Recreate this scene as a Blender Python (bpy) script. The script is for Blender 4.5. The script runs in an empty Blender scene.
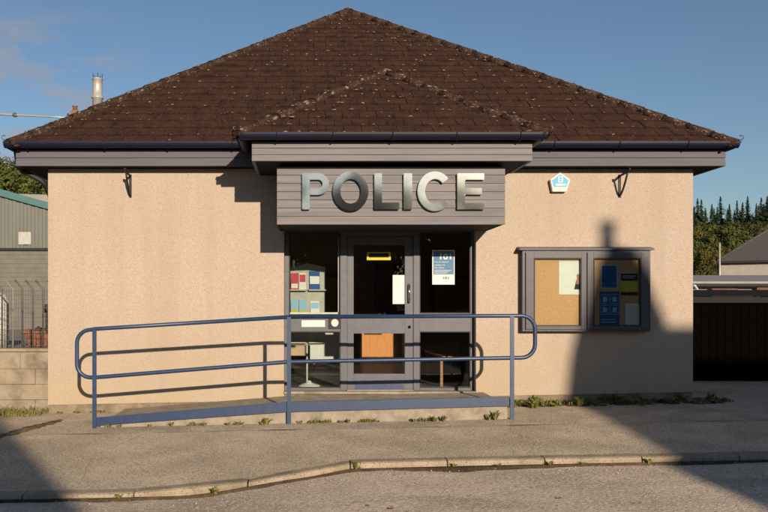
import bpy, bmesh, math, random
from mathutils import Vector, Matrix, noise as mnoise
random.seed(7)
R = math.radians
S = bpy.context.scene
COL = S.collection

# ------------------------------------------------------------------ camera
EYE, CD, F, VX, VY = 1.555, 10.7, 749.0, 305.0, 300.0
cam = bpy.data.cameras.new('camera'); camo = bpy.data.objects.new('camera', cam); COL.objects.link(camo)
camo.location = (0, -CD, EYE); camo.rotation_euler = (R(90), 0, 0)
cam.sensor_fit = 'HORIZONTAL'; cam.sensor_width = 36; cam.lens = F / 768 * 36
cam.shift_x = (384 - VX) / 768; cam.shift_y = (VY - 256) / 768
cam.clip_start = .1; cam.clip_end = 2000
S.camera = camo
# ------------------------------------------------------------------ light
TX, TZ = .28, .31                       # towards the sun: (TX, -1, TZ)
sd = Vector((TX, -1, TZ)).normalized()
ELEV = math.asin(sd.z); AZ = math.atan2(sd.x, sd.y)
W = bpy.data.worlds.new('World'); S.world = W; W.use_nodes = True
nt = W.node_tree; bg = nt.nodes['Background']
sky = nt.nodes.new('ShaderNodeTexSky'); sky.sky_type = 'NISHITA'; sky.sun_disc = False
sky.sun_elevation = ELEV; sky.sun_rotation = AZ
sky.air_density = 1.05; sky.dust_density = .5; sky.ozone_density = 2.9
bg.inputs['Strength'].default_value = .065
tc = nt.nodes.new('ShaderNodeTexCoord')
mp = nt.nodes.new('ShaderNodeMapping'); mp.inputs['Scale'].default_value = (1, 1, 3.4); mp.inputs['Location'].default_value = (.31, .2, .16)
cn = nt.nodes.new('ShaderNodeTexNoise'); cn.inputs['Scale'].default_value = 8.0; cn.inputs['Detail'].default_value = 9; cn.inputs['Roughness'].default_value = .55
cr = nt.nodes.new('ShaderNodeValToRGB'); cr.color_ramp.elements[0].position = .46; cr.color_ramp.elements[1].position = .60
sep = nt.nodes.new('ShaderNodeSeparateXYZ')
mr = nt.nodes.new('ShaderNodeMapRange'); mr.inputs[1].default_value = -.33; mr.inputs[2].default_value = -.19; mr.inputs[3].default_value = 1; mr.inputs[4].default_value = 0.0
mm = nt.nodes.new('ShaderNodeMath'); mm.operation = 'MULTIPLY'
mm2 = nt.nodes.new('ShaderNodeMath'); mm2.operation = 'MULTIPLY'; mm2.inputs[1].default_value = 1.0
mx = nt.nodes.new('ShaderNodeMix'); mx.data_type = 'RGBA'
mx.inputs[7].default_value = (4.0, 3.7, 3.85, 1)
L = nt.links.new
mz = nt.nodes.new('ShaderNodeMapRange'); mz.inputs[1].default_value = .29; mz.inputs[2].default_value = .37; mz.inputs[3].default_value = .72; mz.inputs[4].default_value = 0.0
L(sep.outputs[2], mz.inputs[0]); L(mz.outputs[0], mm2.inputs[1])
L(tc.outputs['Generated'], mp.inputs[0]); L(mp.outputs[0], cn.inputs[0]); L(cn.outputs[0], cr.inputs[0])
L(tc.outputs['Generated'], sep.inputs[0]); L(sep.outputs[0], mr.inputs[0])
L(cr.outputs[0], mm.inputs[0]); L(mr.outputs[0], mm.inputs[1]); L(mm.outputs[0], mm2.inputs[0]); L(mm2.outputs[0], mx.inputs[0])
L(sky.outputs[0], mx.inputs[6]); L(mx.outputs[2], bg.inputs['Color'])
sl = bpy.data.lights.new('sun', 'SUN'); sl.energy = 5.0; sl.angle = R(.53); sl.color = (1, .83, .62)
so = bpy.data.objects.new('sun', sl); COL.objects.link(so); so.location = (8, -30, 20)
so.rotation_euler = (-sd).to_track_quat('-Z', 'Y').to_euler()
S.view_settings.view_transform = 'Standard'; S.view_settings.look = 'None'
S.view_settings.exposure = .5; S.view_settings.gamma = 1; S.view_settings.use_curve_mapping = False
S.render.engine = 'CYCLES'

# ------------------------------------------------------------------ helpers
def at(x, y, d):
    "a pixel of the photograph read at distance d (metres) from the camera plane"
    return Vector(((x - VX) * d / F, d - CD, EYE + (VY - y) * d / F))
def smooth(t): t = max(0, min(1, t)); return t * t * (3 - 2 * t)
def gz(x): return .02 * max(-12, min(12, x))

def mat(name, c1, c2=None, scale=6, rough=.8, bump=0, bscale=60, metal=0, stretch=(1, 1, 1), detail=6, lo=.35, hi=.65,
        spots=None, spec=.3, c3=None, c3scale=1.2, c3lo=.5, c3hi=.7, voro=False, spots2=None, streak=None):
    m = bpy.data.materials.new(name); m.use_nodes = True
    n = m.node_tree; p = n.nodes['Principled BSDF']; k = n.links.new
    p.inputs['Roughness'].default_value = rough; p.inputs['Metallic'].default_value = metal
    p.inputs['Specular IOR Level'].default_value = spec
    p.inputs['Base Color'].default_value = (*c1, 1)
    t = n.nodes.new('ShaderNodeTexCoord'); mp = n.nodes.new('ShaderNodeMapping'); mp.inputs['Scale'].default_value = stretch
    k(t.outputs['Object'], mp.inputs[0])
    def ns(sc, lo, hi, det=detail):
        a = n.nodes.new('ShaderNodeTexNoise'); a.inputs['Scale'].default_value = sc; a.inputs['Detail'].default_value = det
        a.inputs['Roughness'].default_value = .6
        k(mp.outputs[0], a.inputs[0])
        r = n.nodes.new('ShaderNodeMapRange'); r.inputs[1].default_value = lo; r.inputs[2].default_value = hi
        k(a.outputs[0], r.inputs[0]); return r.outputs[0]
    def mixc(fac, a, b):
        x = n.nodes.new('ShaderNodeMix'); x.data_type = 'RGBA'
        k(fac, x.inputs[0])
        if isinstance(a, tuple): x.inputs[6].default_value = (*a, 1)
        else: k(a, x.inputs[6])
        x.inputs[7].default_value = (*b, 1)
        return x.outputs[2]
    cur = c1
    if c2: cur = mixc(ns(scale, lo, hi), cur, c2)
    if c3: cur = mixc(ns(c3scale, c3lo, c3hi), cur, c3)
    if spots:
        sc, slo, shi, colr = spots
        cur = mixc(ns(sc, slo, shi, 2), cur, colr)
    if spots2:
        sc, slo, shi, colr = spots2
        cur = mixc(ns(sc, slo, shi, 2), cur, colr)
    if streak:      # rain streaks and splash dirt: stains that run with gravity
        sc, slo, shi, colr, zlo, zhi, col2 = streak
        m2 = n.nodes.new('ShaderNodeMapping'); m2.inputs['Scale'].default_value = (1, 1, .07); k(t.outputs['Object'], m2.inputs[0])
        a = n.nodes.new('ShaderNodeTexNoise'); a.inputs['Scale'].default_value = sc; a.inputs['Detail'].default_value = 6; k(m2.outputs[0], a.inputs[0])
        r = n.nodes.new('ShaderNodeMapRange'); r.inputs[1].default_value = slo; r.inputs[2].default_value = shi; r.inputs[4].default_value = .42; k(a.outputs[0], r.inputs[0])
        cur = mixc(r.outputs[0], cur, colr)
        sp = n.nodes.new('ShaderNodeSeparateXYZ'); k(t.outputs['Object'], sp.inputs[0])
        r = n.nodes.new('ShaderNodeMapRange'); r.inputs[1].default_value = zlo; r.inputs[2].default_value = zhi; r.inputs[3].default_value = 1; r.inputs[4].default_value = 0; k(sp.outputs[2], r.inputs[0])
        mu = n.nodes.new('ShaderNodeMath'); mu.operation = 'MULTIPLY'; k(r.outputs[0], mu.inputs[0]); k(ns(2.2, .3, .65), mu.inputs[1])
        cur = mixc(mu.outputs[0], cur, col2)
    if not isinstance(cur, tuple): k(cur, p.inputs['Base Color'])
    if bump:
        b = n.nodes.new('ShaderNodeBump'); b.inputs['Strength'].default_value = min(1, bump); b.inputs['Distance'].default_value = .02 * max(1, bump)
        if voro:
            a = n.nodes.new('ShaderNodeTexVoronoi'); a.inputs['Scale'].default_value = bscale; k(mp.outputs[0], a.inputs[0]); k(a.outputs['Distance'], b.inputs['Height']); b.invert = True
        else:
            a = n.nodes.new('ShaderNodeTexNoise'); a.inputs['Scale'].default_value = bscale; a.inputs['Detail'].default_value = 5; k(mp.outputs[0], a.inputs[0]); k(a.outputs[0], b.inputs['Height'])
        k(b.outputs[0], p.inputs['Normal'])
    return m

def glassmat():
    m = bpy.data.materials.new('glass'); m.use_nodes = True; n = m.node_tree; n.nodes.remove(n.nodes['Principled BSDF'])
    o = n.nodes['Material Output']
    t = n.nodes.new('ShaderNodeBsdfTransparent'); t.inputs[0].default_value = (.9, .93, .92, 1)
    g = n.nodes.new('ShaderNodeBsdfGlossy'); g.inputs['Roughness'].default_value = .01
    f = n.nodes.new('ShaderNodeFresnel'); f.inputs[0].default_value = 1.42
    x = n.nodes.new('ShaderNodeMixShader')
    n.links.new(f.outputs[0], x.inputs[0]); n.links.new(t.outputs[0], x.inputs[1]); n.links.new(g.outputs[0], x.inputs[2]); n.links.new(x.outputs[0], o.inputs[0])
    return m

class MB:
    def __init__(self): self.b = bmesh.new()
    def face(self, pts):
        return self.b.faces.new([self.b.verts.new(p) for p in pts])
    def hull(self, p):      # p: 8 points, bottom 4 (ccw) then top 4
        v = [self.b.verts.new(q) for q in p]
        for f in ((3, 2, 1, 0), (4, 5, 6, 7), (0, 1, 5, 4), (1, 2, 6, 5), (2, 3, 7, 6), (3, 0, 4, 7)):
            self.b.faces.new([v[i] for i in f])
        return v
    def box(self, x0, x1, y0, y1, z0, z1):
        return self.hull([(x0, y0, z0), (x1, y0, z0), (x1, y1, z0), (x0, y1, z0), (x0, y0, z1), (x1, y0, z1), (x1, y1, z1), (x0, y1, z1)])
    def prism(self, poly, y0, y1):      # poly of (x, z), extruded along y
        a = [self.b.verts.new((x, y0, z)) for x, z in poly]; c = [self.b.verts.new((x, y1, z)) for x, z in poly]
        n = len(poly)
        self.b.faces.new(a); self.b.faces.new(c[::-1])
        for i in range(n): self.b.faces.new([a[i], c[i], c[(i + 1) % n], a[(i + 1) % n]])
    def prismx(self, poly, x0, x1):     # poly of (y, z), extruded along x
        a = [self.b.verts.new((x0, y, z)) for y, z in poly]; c = [self.b.verts.new((x1, y, z)) for y, z in poly]
        n = len(poly)
        self.b.faces.new(a); self.b.faces.new(c[::-1])
        for i in range(n): self.b.faces.new([a[i], c[i], c[(i + 1) % n], a[(i + 1) % n]])
    def tube(self, pts, r, seg=12, caps=True):
        pts = [Vector(p) for p in pts]; rs = r if isinstance(r, (list, tuple)) else [r] * len(pts)
        rings = []; up = None
        for i, p in enumerate(pts):
            t = (pts[min(i + 1, len(pts) - 1)] - pts[max(i - 1, 0)]).normalized()
            if up is None:
                up = Vector((0, 0, 1)) if abs(t.z) < .9 else Vector((1, 0, 0))
            a = t.cross(up).normalized(); up = a.cross(t).normalized()
            rings.append([self.b.verts.new(p + rs[i] * (math.cos(2 * math.pi * k / seg) * a + math.sin(2 * math.pi * k / seg) * up)) for k in range(seg)])
        for i in range(len(rings) - 1):
            for k in range(seg):
                f = self.b.faces.new([rings[i][k], rings[i][(k + 1) % seg], rings[i + 1][(k + 1) % seg], rings[i + 1][k]]); f.smooth = True
        if caps:
            self.b.faces.new(rings[0][::-1]); self.b.faces.new(rings[-1])
    def lathe(self, c, prof, seg=20):    # prof (r, z) about a vertical axis at c
        rings = [[self.b.verts.new((c[0] + r * math.cos(2 * math.pi * k / seg), c[1] + r * math.sin(2 * math.pi * k / seg), c[2] + z)) for k in range(seg)] for r, z in prof]
        for i in range(len(rings) - 1):
            for k in range(seg):
                f = self.b.faces.new([rings[i][k], rings[i][(k + 1) % seg], rings[i + 1][(k + 1) % seg], rings[i + 1][k]]); f.smooth = True
        self.b.faces.new(rings[0][::-1]); self.b.faces.new(rings[-1])
    def blob(self, c, rx, ry, rz, sub=1, jit=.25):
        m = bmesh.ops.create_icosphere(self.b, subdivisions=sub, radius=1)
        for v in m['verts']:
            k = 1 + random.uniform(-jit, jit)
            v.co = Vector((c[0] + v.co.x * rx * k, c[1] + v.co.y * ry * k, c[2] + v.co.z * rz * k))
    def build(self, name, m, parent=None, bevel=0, normals=True):
        if normals: bmesh.ops.recalc_face_normals(self.b, faces=self.b.faces[:])
        if bevel: bmesh.ops.bevel(self.b, geom=self.b.edges[:], offset=bevel, segments=2, affect='EDGES', clamp_overlap=True)
        me = bpy.data.meshes.new(name)
        if parent is not None:
            bmesh.ops.translate(self.b, verts=self.b.verts[:], vec=-world(parent))
        self.b.to_mesh(me); self.b.free()
        for q in (m if isinstance(m, list) else [m]): me.materials.append(q)
        o = bpy.data.objects.new(name, me); COL.objects.link(o)
        if parent is not None: o.parent = parent
        return o
def world(o):
    v = Vector(o.location)
    while o.parent: o = o.parent; v += Vector(o.location)
    return v
def tag(o, label, cat, group=None, kind=None):
    o['label'] = label; o['category'] = cat
    if group: o['group'] = group
    if kind: o['kind'] = kind
    return o
def thing(name, loc, label, cat, group=None):
    o = bpy.data.objects.new(name, None); COL.objects.link(o); o.location = loc; o.empty_display_size = .2
    return tag(o, label, cat, group)
def struct(o, label=None, cat=None):
    o['kind'] = 'structure'
    o['label'] = label or o.name.replace('_', ' '); o['category'] = cat or o.name.split('.')[0].replace('_', ' ')
    return o
def copy_tree(o, loc, label=None, rz=None, sc=None):
    c = o.copy(); COL.objects.link(c); c.location = loc
    if label: c['label'] = label
    if rz is not None: c.rotation_euler = (0, 0, rz)
    if sc is not None: c.scale = sc
    def rec(src, dst):
        for ch in list(src.children):
            d = ch.copy(); COL.objects.link(d); d.parent = dst; rec(ch, d)
    rec(o, c)
    return c
def text_bm(mb, s, x, y, z, h, width=None, depth=.001, thick=0, mirror=False):
    "flat lettering facing -Y; x, z = lower left corner, h = cap height"
    cu = bpy.data.curves.new('t', 'FONT'); cu.body = s; cu.size = 1; cu.offset = thick; cu.extrude = 0
    o = bpy.data.objects.new('t', cu); COL.objects.link(o)
    dg = bpy.context.evaluated_depsgraph_get(); me = bpy.data.meshes.new_from_object(o.evaluated_get(dg))
    xs = [v.co.x for v in me.vertices]; ys = [v.co.y for v in me.vertices]
    k = h / (max(ys) - min(ys)); kx = k if width is None else width / (max(xs) - min(xs))
    vs = [mb.b.verts.new((x + (v.co.x - min(xs)) * kx, y, z + (v.co.y - min(ys)) * k)) for v in me.vertices]
    for p in me.polygons:
        try: mb.b.faces.new([vs[i] for i in p.vertices])
        except ValueError: pass
    bpy.data.objects.remove(o); bpy.data.curves.remove(cu); bpy.data.meshes.remove(me)

# ------------------------------------------------------------------ materials
M = {}
M['render'] = mat('pebbledash', (.44, .362, .308), (.385, .314, .264), 20, .95, .85, 75, spots=(42, .58, .70, (.285, .22, .175)), c3=(.39, .31, .245), c3scale=.9, c3lo=.42, c3hi=.75, spec=.1, spots2=(80, .59, .68, (.47, .405, .345)), streak=(3.2, .50, .72, (.33, .265, .21), .1, 1.6, (.38, .305, .205)))
M['plinth'] = mat('plinth_cement', (.25, .20, .15), (.16, .125, .09), 6, .95, .5, 40, spec=.1, c3=(.11, .095, .06), c3scale=3.5, c3lo=.5, c3hi=.68)
M['concrete'] = mat('concrete', (.29, .25, .205), (.20, .17, .135), 7, .95, .4, 50, spec=.1, c3=(.12, .105, .075), c3scale=3, c3lo=.58, c3hi=.75)
M['board'] = mat('weathered_lilac_board', (.172, .157, .163), (.115, .113, .130), 1.6, .7, .2, 30, stretch=(.35, 1, 9), lo=.40, hi=.62, spots=(40, .68, .76, (.08, .07, .07)))
M['board_b'] = mat('weathered_lilac_fascia', (.172, .160, .168), (.128, .125, .138), 2.5, .7, .2, 30, stretch=(.35, 6, 14), c3=(.10, .09, .09), c3scale=3, c3lo=.6, c3hi=.8)
M['board_c'] = mat('weathered_grey_fascia', (.098, .096, .114), (.076, .075, .090), 2.5, .7, .2, 30, stretch=(.35, 6, 14), c3=(.06, .056, .06), c3scale=3, c3lo=.6, c3hi=.8)
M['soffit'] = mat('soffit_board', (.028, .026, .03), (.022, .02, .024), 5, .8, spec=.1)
M['navy'] = mat('navy_gutter_plastic', (.0045, .0055, .020), (.006, .007, .023), 8, .5, 0, spec=.3)
M['blue'] = mat('blue_rail_paint', (.010, .029, .088), (.018, .038, .090), 14, .42, .06, 60, spec=.5, c3=(.065, .065, .075), c3scale=22, c3lo=.68, c3hi=.76)
M['tile'] = mat('roof_tile', (.047, .0215, .0145), (.030, .0145, .0105), 3.5, .92, .6, 55, spec=.12, spots=(34, .62, .70, (.080, .055, .040)), c3=(.021, .012, .0095), c3scale=6, c3lo=.52, c3hi=.66)
M['hip'] = mat('hip_tile', (.050, .027, .019), (.027, .015, .0115), 12, .95, .6, 40, spec=.1, spots=(30, .56, .64, (.10, .074, .054)))
M['lichen'] = mat('lichen', (.20, .16, .13), (.11, .083, .063), 20, 1, spec=.05)
M['moss'] = mat('moss', (.034, .027, .014), (.06, .045, .025), 25, 1, spec=.05)
M['frame'] = mat('grey_frame_paint', (.098, .100, .120), (.083, .085, .104), 10, .5, .08, 40)
M['framedark'] = mat('frame_gasket', (.02, .019, .02), rough=.6)
M['glass'] = glassmat()
M['steel'] = mat('brushed_steel', (.58, .56, .53), (.50, .485, .455), 6, .072, 0, metal=1)
M['iron'] = mat('black_iron', (.012, .010, .009), (.02, .014, .012), 30, .6)
M['white'] = mat('white_paint', (.58, .57, .54), (.52, .50, .47), 10, .6)
M['paper'] = mat('paper', (.58, .58, .56), rough=.8)
M['pblue'] = mat('poster_blue', (.07, .17, .30), (.055, .14, .25), 12, .6)
M['dblue'] = mat('poster_deep_blue', (.010, .075, .24), (.008, .06, .2), 12, .6)
M['lblue'] = mat('poster_light_blue', (.22, .40, .55), rough=.6)
M['ink'] = mat('ink', (.02, .02, .022), rough=.8)
M['yellow'] = mat('yellow_print', (.45, .40, .03), rough=.7)
M['red'] = mat('red_print', (.42, .045, .07), rough=.6)
M['skin'] = mat('print_figure', (.28, .14, .085), rough=.7)
M['cork'] = mat('cork', (.50, .30, .16), (.41, .24, .115), 30, .9, .2, 90, c3=(.46, .275, .14), c3scale=2)
M['wood'] = mat('orange_wood', (.62, .25, .075), (.52, .195, .055), 4, .5, stretch=(8, 8, .7))
M['benchwood'] = mat('bench_wood', (.36, .165, .07), (.26, .115, .05), 5, .5, stretch=(1, 6, 6))
M['roomwall'] = mat('room_wall', (.52, .36, .25), (.45, .31, .21), 3, .9)
M['roomfloor'] = mat('room_floor', (.10, .09, .085), (.075, .068, .065), 10, .6)
M['asphalt'] = mat('pavement_asphalt', (.56, .46, .342), (.42, .342, .25), 2.2, .95, .6, 80, spec=.1, spots=(48, .52, .62, (.25, .20, .145)), spots2=(62, .55, .64, (.66, .57, .45)), c3=(.37, .30, .22), c3scale=1.0, c3lo=.45, c3hi=.64)
M['asphalt2'] = mat('forecourt_asphalt', (.52, .425, .322), (.38, .31, .23), 2.6, .95, .6, 75, spec=.1, spots=(46, .52, .62, (.24, .19, .145)), spots2=(60, .56, .65, (.62, .53, .43)), c3=(.30, .245, .185), c3scale=1.7, c3lo=.46, c3hi=.66)
M['road'] = mat('road_asphalt', (.61, .50, .40), (.45, .365, .285), 1.6, .95, .6, 65, stretch=(.6, 1.4, 1), spec=.1, spots=(52, .51, .62, (.28, .225, .175)), spots2=(62, .55, .64, (.72, .62, .51)), c3=(.36, .29, .225), c3scale=.9, c3lo=.5, c3hi=.64)
M['kerb'] = mat('kerb_stone', (.345, .285, .212), (.26, .213, .158), 4, .95, .6, 60, spec=.1, spots=(60, .57, .67, (.16, .13, .09)), c3=(.19, .15, .10), c3scale=2.2, c3lo=.50, c3hi=.68)
M['dirt'] = mat('dirt', (.085, .058, .04), (.05, .036, .026), 18, 1, .6, 60, spec=.05)
M['ground'] = mat('ground_grass', (.05, .06, .022), (.075, .075, .035), 2, 1, .5, 20, spec=.05)
M['yard'] = mat('yard_concrete', (.24, .215, .18), (.18, .16, .135), 1.5, .95, .3, 30, spec=.1)
M['weed'] = mat('weed_leaf', (.125, .130, .028), (.185, .172, .05), 9, .7, spec=.2)
M['grass'] = mat('grass_blade', (.115, .12, .03), (.19, .165, .065), 7, .8, spec=.15)
M['block'] = mat('render_block_wall', (.285, .235, .178), (.225, .185, .14), 5, .95, .6, 45, spec=.1, c3=(.13, .105, .08), c3scale=2.2, c3lo=.52, c3hi=.7)
M['clad'] = mat('grey_green_cladding', (.132, .135, .124), (.115, .118, .108), 1.2, .6, stretch=(1, 1, .3))
M['cladroof'] = mat('shed_roof_sheet', (.22, .21, .185), (.18, .175, .15), 1, .7)
M['teal'] = mat('teal_trim', (.060, .135, .145), (.052, .12, .13), 2, .5)
M['greyblock'] = mat('grey_blockwork', (.145, .135, .118), (.118, .11, .098), 2, .95, .3, 30)
M['galv'] = mat('galvanised', (.12, .123, .12), (.095, .095, .092), 10, .6, metal=.4)
M['rust'] = mat('rust_red', (.28, .095, .055), (.20, .065, .04), 8, .9)
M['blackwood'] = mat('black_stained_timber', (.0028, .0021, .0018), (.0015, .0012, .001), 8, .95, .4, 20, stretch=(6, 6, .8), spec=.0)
M['slate'] = mat('grey_slate', (.078, .070, .071), (.056, .051, .053), 3, .7, .4, 20, stretch=(1, 1, 6))
M['harl'] = mat('white_harling', (.32, .30, .275), (.27, .25, .23), 3, .95, .4, 40)
M['tin'] = mat('flat_roof_sheet', (.25, .24, .225), (.19, .185, .175), 2, .6)
M['bark'] = mat('bark', (.045, .033, .024), (.03, .022, .016), 6, .95, .5, 15, stretch=(1, 1, .3))
M['leaf'] = mat('broad_leaf', (.040, .060, .014), (.082, .088, .020), .5, .7, spec=.15)
M['leafy'] = mat('yellowing_leaf', (.090, .068, .016), (.055, .058, .014), .6, .7, spec=.15)
M['needle'] = mat('conifer_needle', (.024, .040, .019), (.038, .054, .022), .7, .8, spec=.12)
M['stone'] = mat('house_stone', (.15, .13, .11), (.10, .09, .075), 2, .95, .6, 8)
M['pot'] = mat('terracotta', (.22, .10, .06), (.17, .08, .05), 9, .85)
M['flue'] = mat('flue_metal', (.42, .405, .38), (.34, .33, .31), 8, .45, metal=.3)
M['rack'] = mat('rack_board', (.40, .39, .34), (.34, .33, .29), 8, .7)
M['nframe'] = mat('notice_frame_paint', (.070, .064, .080), (.056, .053, .068), 10, .45, .06, 40)
M['blocker'] = mat('hedge_leaf', (.030, .040, .014), (.045, .055, .02), 1.5, .7, spec=.15)

# ================================================================== SETTING
def kY(x):      # back edge line of the kerb, bulging towards the road on the left
    return -4.22 + (.92) * smooth((x + 1.15) / 1.75)
def pz(x, y):   # top of pavement
    return gz(x) + .02 * min(0, y + 1.3) - .012 * max(0, 0)
def grid(name, xs, yf0, yf1, ny, zf, m, jit=0):
    b = MB(); rows = []
    for i, x in enumerate(xs):
        a, c = yf0(x), yf1(x)
        rows.append([b.b.verts.new((x, a + (c - a) * j / ny, zf(x, a + (c - a) * j / ny) + (jit * mnoise.noise((x * 1.3, (a + (c - a) * j / ny) * 1.3, 3)) if jit else 0))) for j in range(ny + 1)])
    for i in range(len(xs) - 1):
        for j in range(ny):
            f = b.b.faces.new([rows[i][j], rows[i + 1][j], rows[i + 1][j + 1], rows[i][j + 1]]); f.smooth = True
    return b.build(name, m)
xs = [-30 + .25 * i for i in range(241)]
KW, KH = .135, .056
struct(grid('pavement', xs, lambda x: kY(x) - .03, lambda x: -1.72, 10, lambda x, y: pz(x, y) + .004, M['asphalt'], .012), 'worn asphalt pavement in front of the station', 'pavement')
struct(grid('forecourt', xs, lambda x: -1.80, lambda x: 3.2, 12, lambda x, y: pz(x, y) - .004 + (0.0 if y < -1.6 else .010), M['asphalt2'], .008), 'asphalt strip along the foot of the ramp', 'forecourt')
def rz(x, y):
    return gz(x) - .055 - KH + .008 * min(2.6, (kY(x) - y))
struct(grid('road', xs, lambda x: -9.9, lambda x: kY(x) - KW + .02, 16, lambda x, y: rz(x, y), M['road'], .012), 'grey asphalt road with grit', 'road')
# near-side pavement behind the photographer
b = MB(); b.box(-30, 30, -10.05, -9.9, -.5, .1); struct(b.build('kerb', M['kerb']), 'kerb on the far side of the road', 'kerb')
b = MB(); b.box(-30, 30, -13, -10.05, -.5, .09); struct(b.build('pavement', M['asphalt']), 'pavement across the road', 'pavement')
# kerb stones, one row with open joints
b = MB(); x = -12.0 + .16
jr = random.Random(3)
while x < 12:
    n = 1; ln = .945; dz = jr.uniform(-.006, .006); dy = jr.uniform(-.006, .006)
    tops = []
    for i in range(n + 1):
        xx = x + (ln - .013) * i / n; y = kY(xx) + dy
        zt = pz(xx, y) + .008 + dz
        tops.append([b.b.verts.new(q) for q in ((xx, y + .02, zt - .2), (xx, y + .01, zt), (xx, y - KW + .03, zt - .002), (xx, y - KW + .006, zt - .012), (xx, y - KW, zt - .035), (xx, y - KW - .006, zt - .30))])
    for i in range(n):
        for k in range(5): b.b.faces.new([tops[i][k], tops[i + 1][k], tops[i + 1][k + 1], tops[i][k + 1]])
    b.b.faces.new(tops[0]); b.b.faces.new(tops[-1][::-1])
    x += ln
struct(b.build('kerb', M['kerb']), 'worn stone kerb curving along the pavement edge', 'kerb')
# dirt and grit gathered in the channel
b = MB(); pr = None
for i in range(150):
    xx = -6 + .085 * i; y = kY(xx) - KW - .004; w = .004 + .15 * max(0, mnoise.noise((xx * 1.1, 1.7, 0)) + .02) + .05 * max(0, mnoise.noise((xx * 4.3, 6, 0))) + .16 * math.exp(-((xx - 1.6) / 1.0) ** 2) * (.6 + .6 * mnoise.noise((xx * 3, 5, 0))) + .012 * random.random()
    z = rz(xx, y) + .012
    q = [b.b.verts.new((xx, y + .006, z + .012)), b.b.verts.new((xx, y - w * .5, z + .012)), b.b.verts.new((xx, y - w, z - .012))]
    if pr:
        for k in range(2): b.b.faces.new([pr[k], q[k], q[k + 1], pr[k + 1]])
    pr = q
o = b.build('channel_dirt', M['dirt']); tag(o, 'dark dirt gathered in the channel along the kerb', 'dirt', kind='stuff')
# wide ground
def ground_z(x, y):
    return gz(x) - .32 + (0 if y < 20 else min(1, (y - 20) / 120) * 5.5)
b = MB()
gx = [-600, -300, -150, -80, -40, -20, -12, 0, 12, 20, 40, 80, 150, 300, 600]; gy = [-600, -200, -60, -30, -14, 0, 3, 8, 20, 40, 70, 100, 140, 220, 420, 900]
vs = [[b.b.verts.new((x, y, ground_z(x, y))) for y in gy] for x in gx]
for i in range(len(gx) - 1):
    for j in range(len(gy) - 1): b.b.faces.new([vs[i][j], vs[i + 1][j], vs[i + 1][j + 1], vs[i][j + 1]])
struct(b.build('ground', M['ground']), 'grassy ground around the town', 'ground')
b = MB(); b.face([(-30, 3.15, -.02), (-3.7, 3.15, -.02), (-3.7, 45, -.02), (-30, 45, -.02)]); struct(b.build('yard', M['yard']), 'concrete yard behind the fence on the left', 'yard')
b = MB(); b.face([(5.6, 3.15, .09), (30, 3.15, .09), (30, 45, .09), (5.6, 45, .09)]); struct(b.build('yard', M['yard']), 'yard behind the black fence on the right', 'yard')

# ================================================================== POLICE STATION
XL, XR, YB = -3.671, 5.543, 11.3
ZS = 3.428
ps = thing('police_station', (.94, 0, 0), 'single-storey pebbledashed police station with brown tiled hipped roof', 'building')
OX0, OX1, OZ0, OZ1 = -.30, 2.443, .235, 2.62
def base_z(x): return .055 + (.24 - .055) * (x - XL) / (XR - XL)     # lower edge of the render follows the ground
b = MB(); T = .24
b.prism([(XL, base_z(XL)), (OX0, base_z(OX0)), (OX0, ZS), (XL, ZS)], 0, T)
b.prism([(OX1, base_z(OX1)), (XR, base_z(XR)), (XR, ZS), (OX1, ZS)], 0, T)
b.box(OX0, OX1, 0, T, OZ1, ZS)
b.box(XL, XL + T, T, YB, .05, ZS); b.box(XR - T, XR, T, YB, .2, ZS); b.box(XL + T, XR - T, YB - T, YB, .1, ZS)
b.build('wall', M['render'], ps)
b = MB()
b.prism([(XL + .01, -.4), (OX0 - .004, -.4), (OX0 - .004, base_z(OX0) - .003), (XL + .01, base_z(XL) - .003)], .012, T)
b.prism([(OX1 + .004, -.4), (XR - .01, -.4), (XR - .01, base_z(XR) - .003), (OX1 + .004, base_z(OX1) - .003)], .012, T)
b.box(OX0 - .004, OX1 + .004, .012, T, -.4, OZ0 - .02)
b.build('plinth', M['plinth'], ps)
b = MB(); b.box(OX0 + .002, OX1 - .002, -.03, T - .01, OZ0 - .02, OZ0 + .012); b.build('door_sill', M['concrete'], ps)

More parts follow.
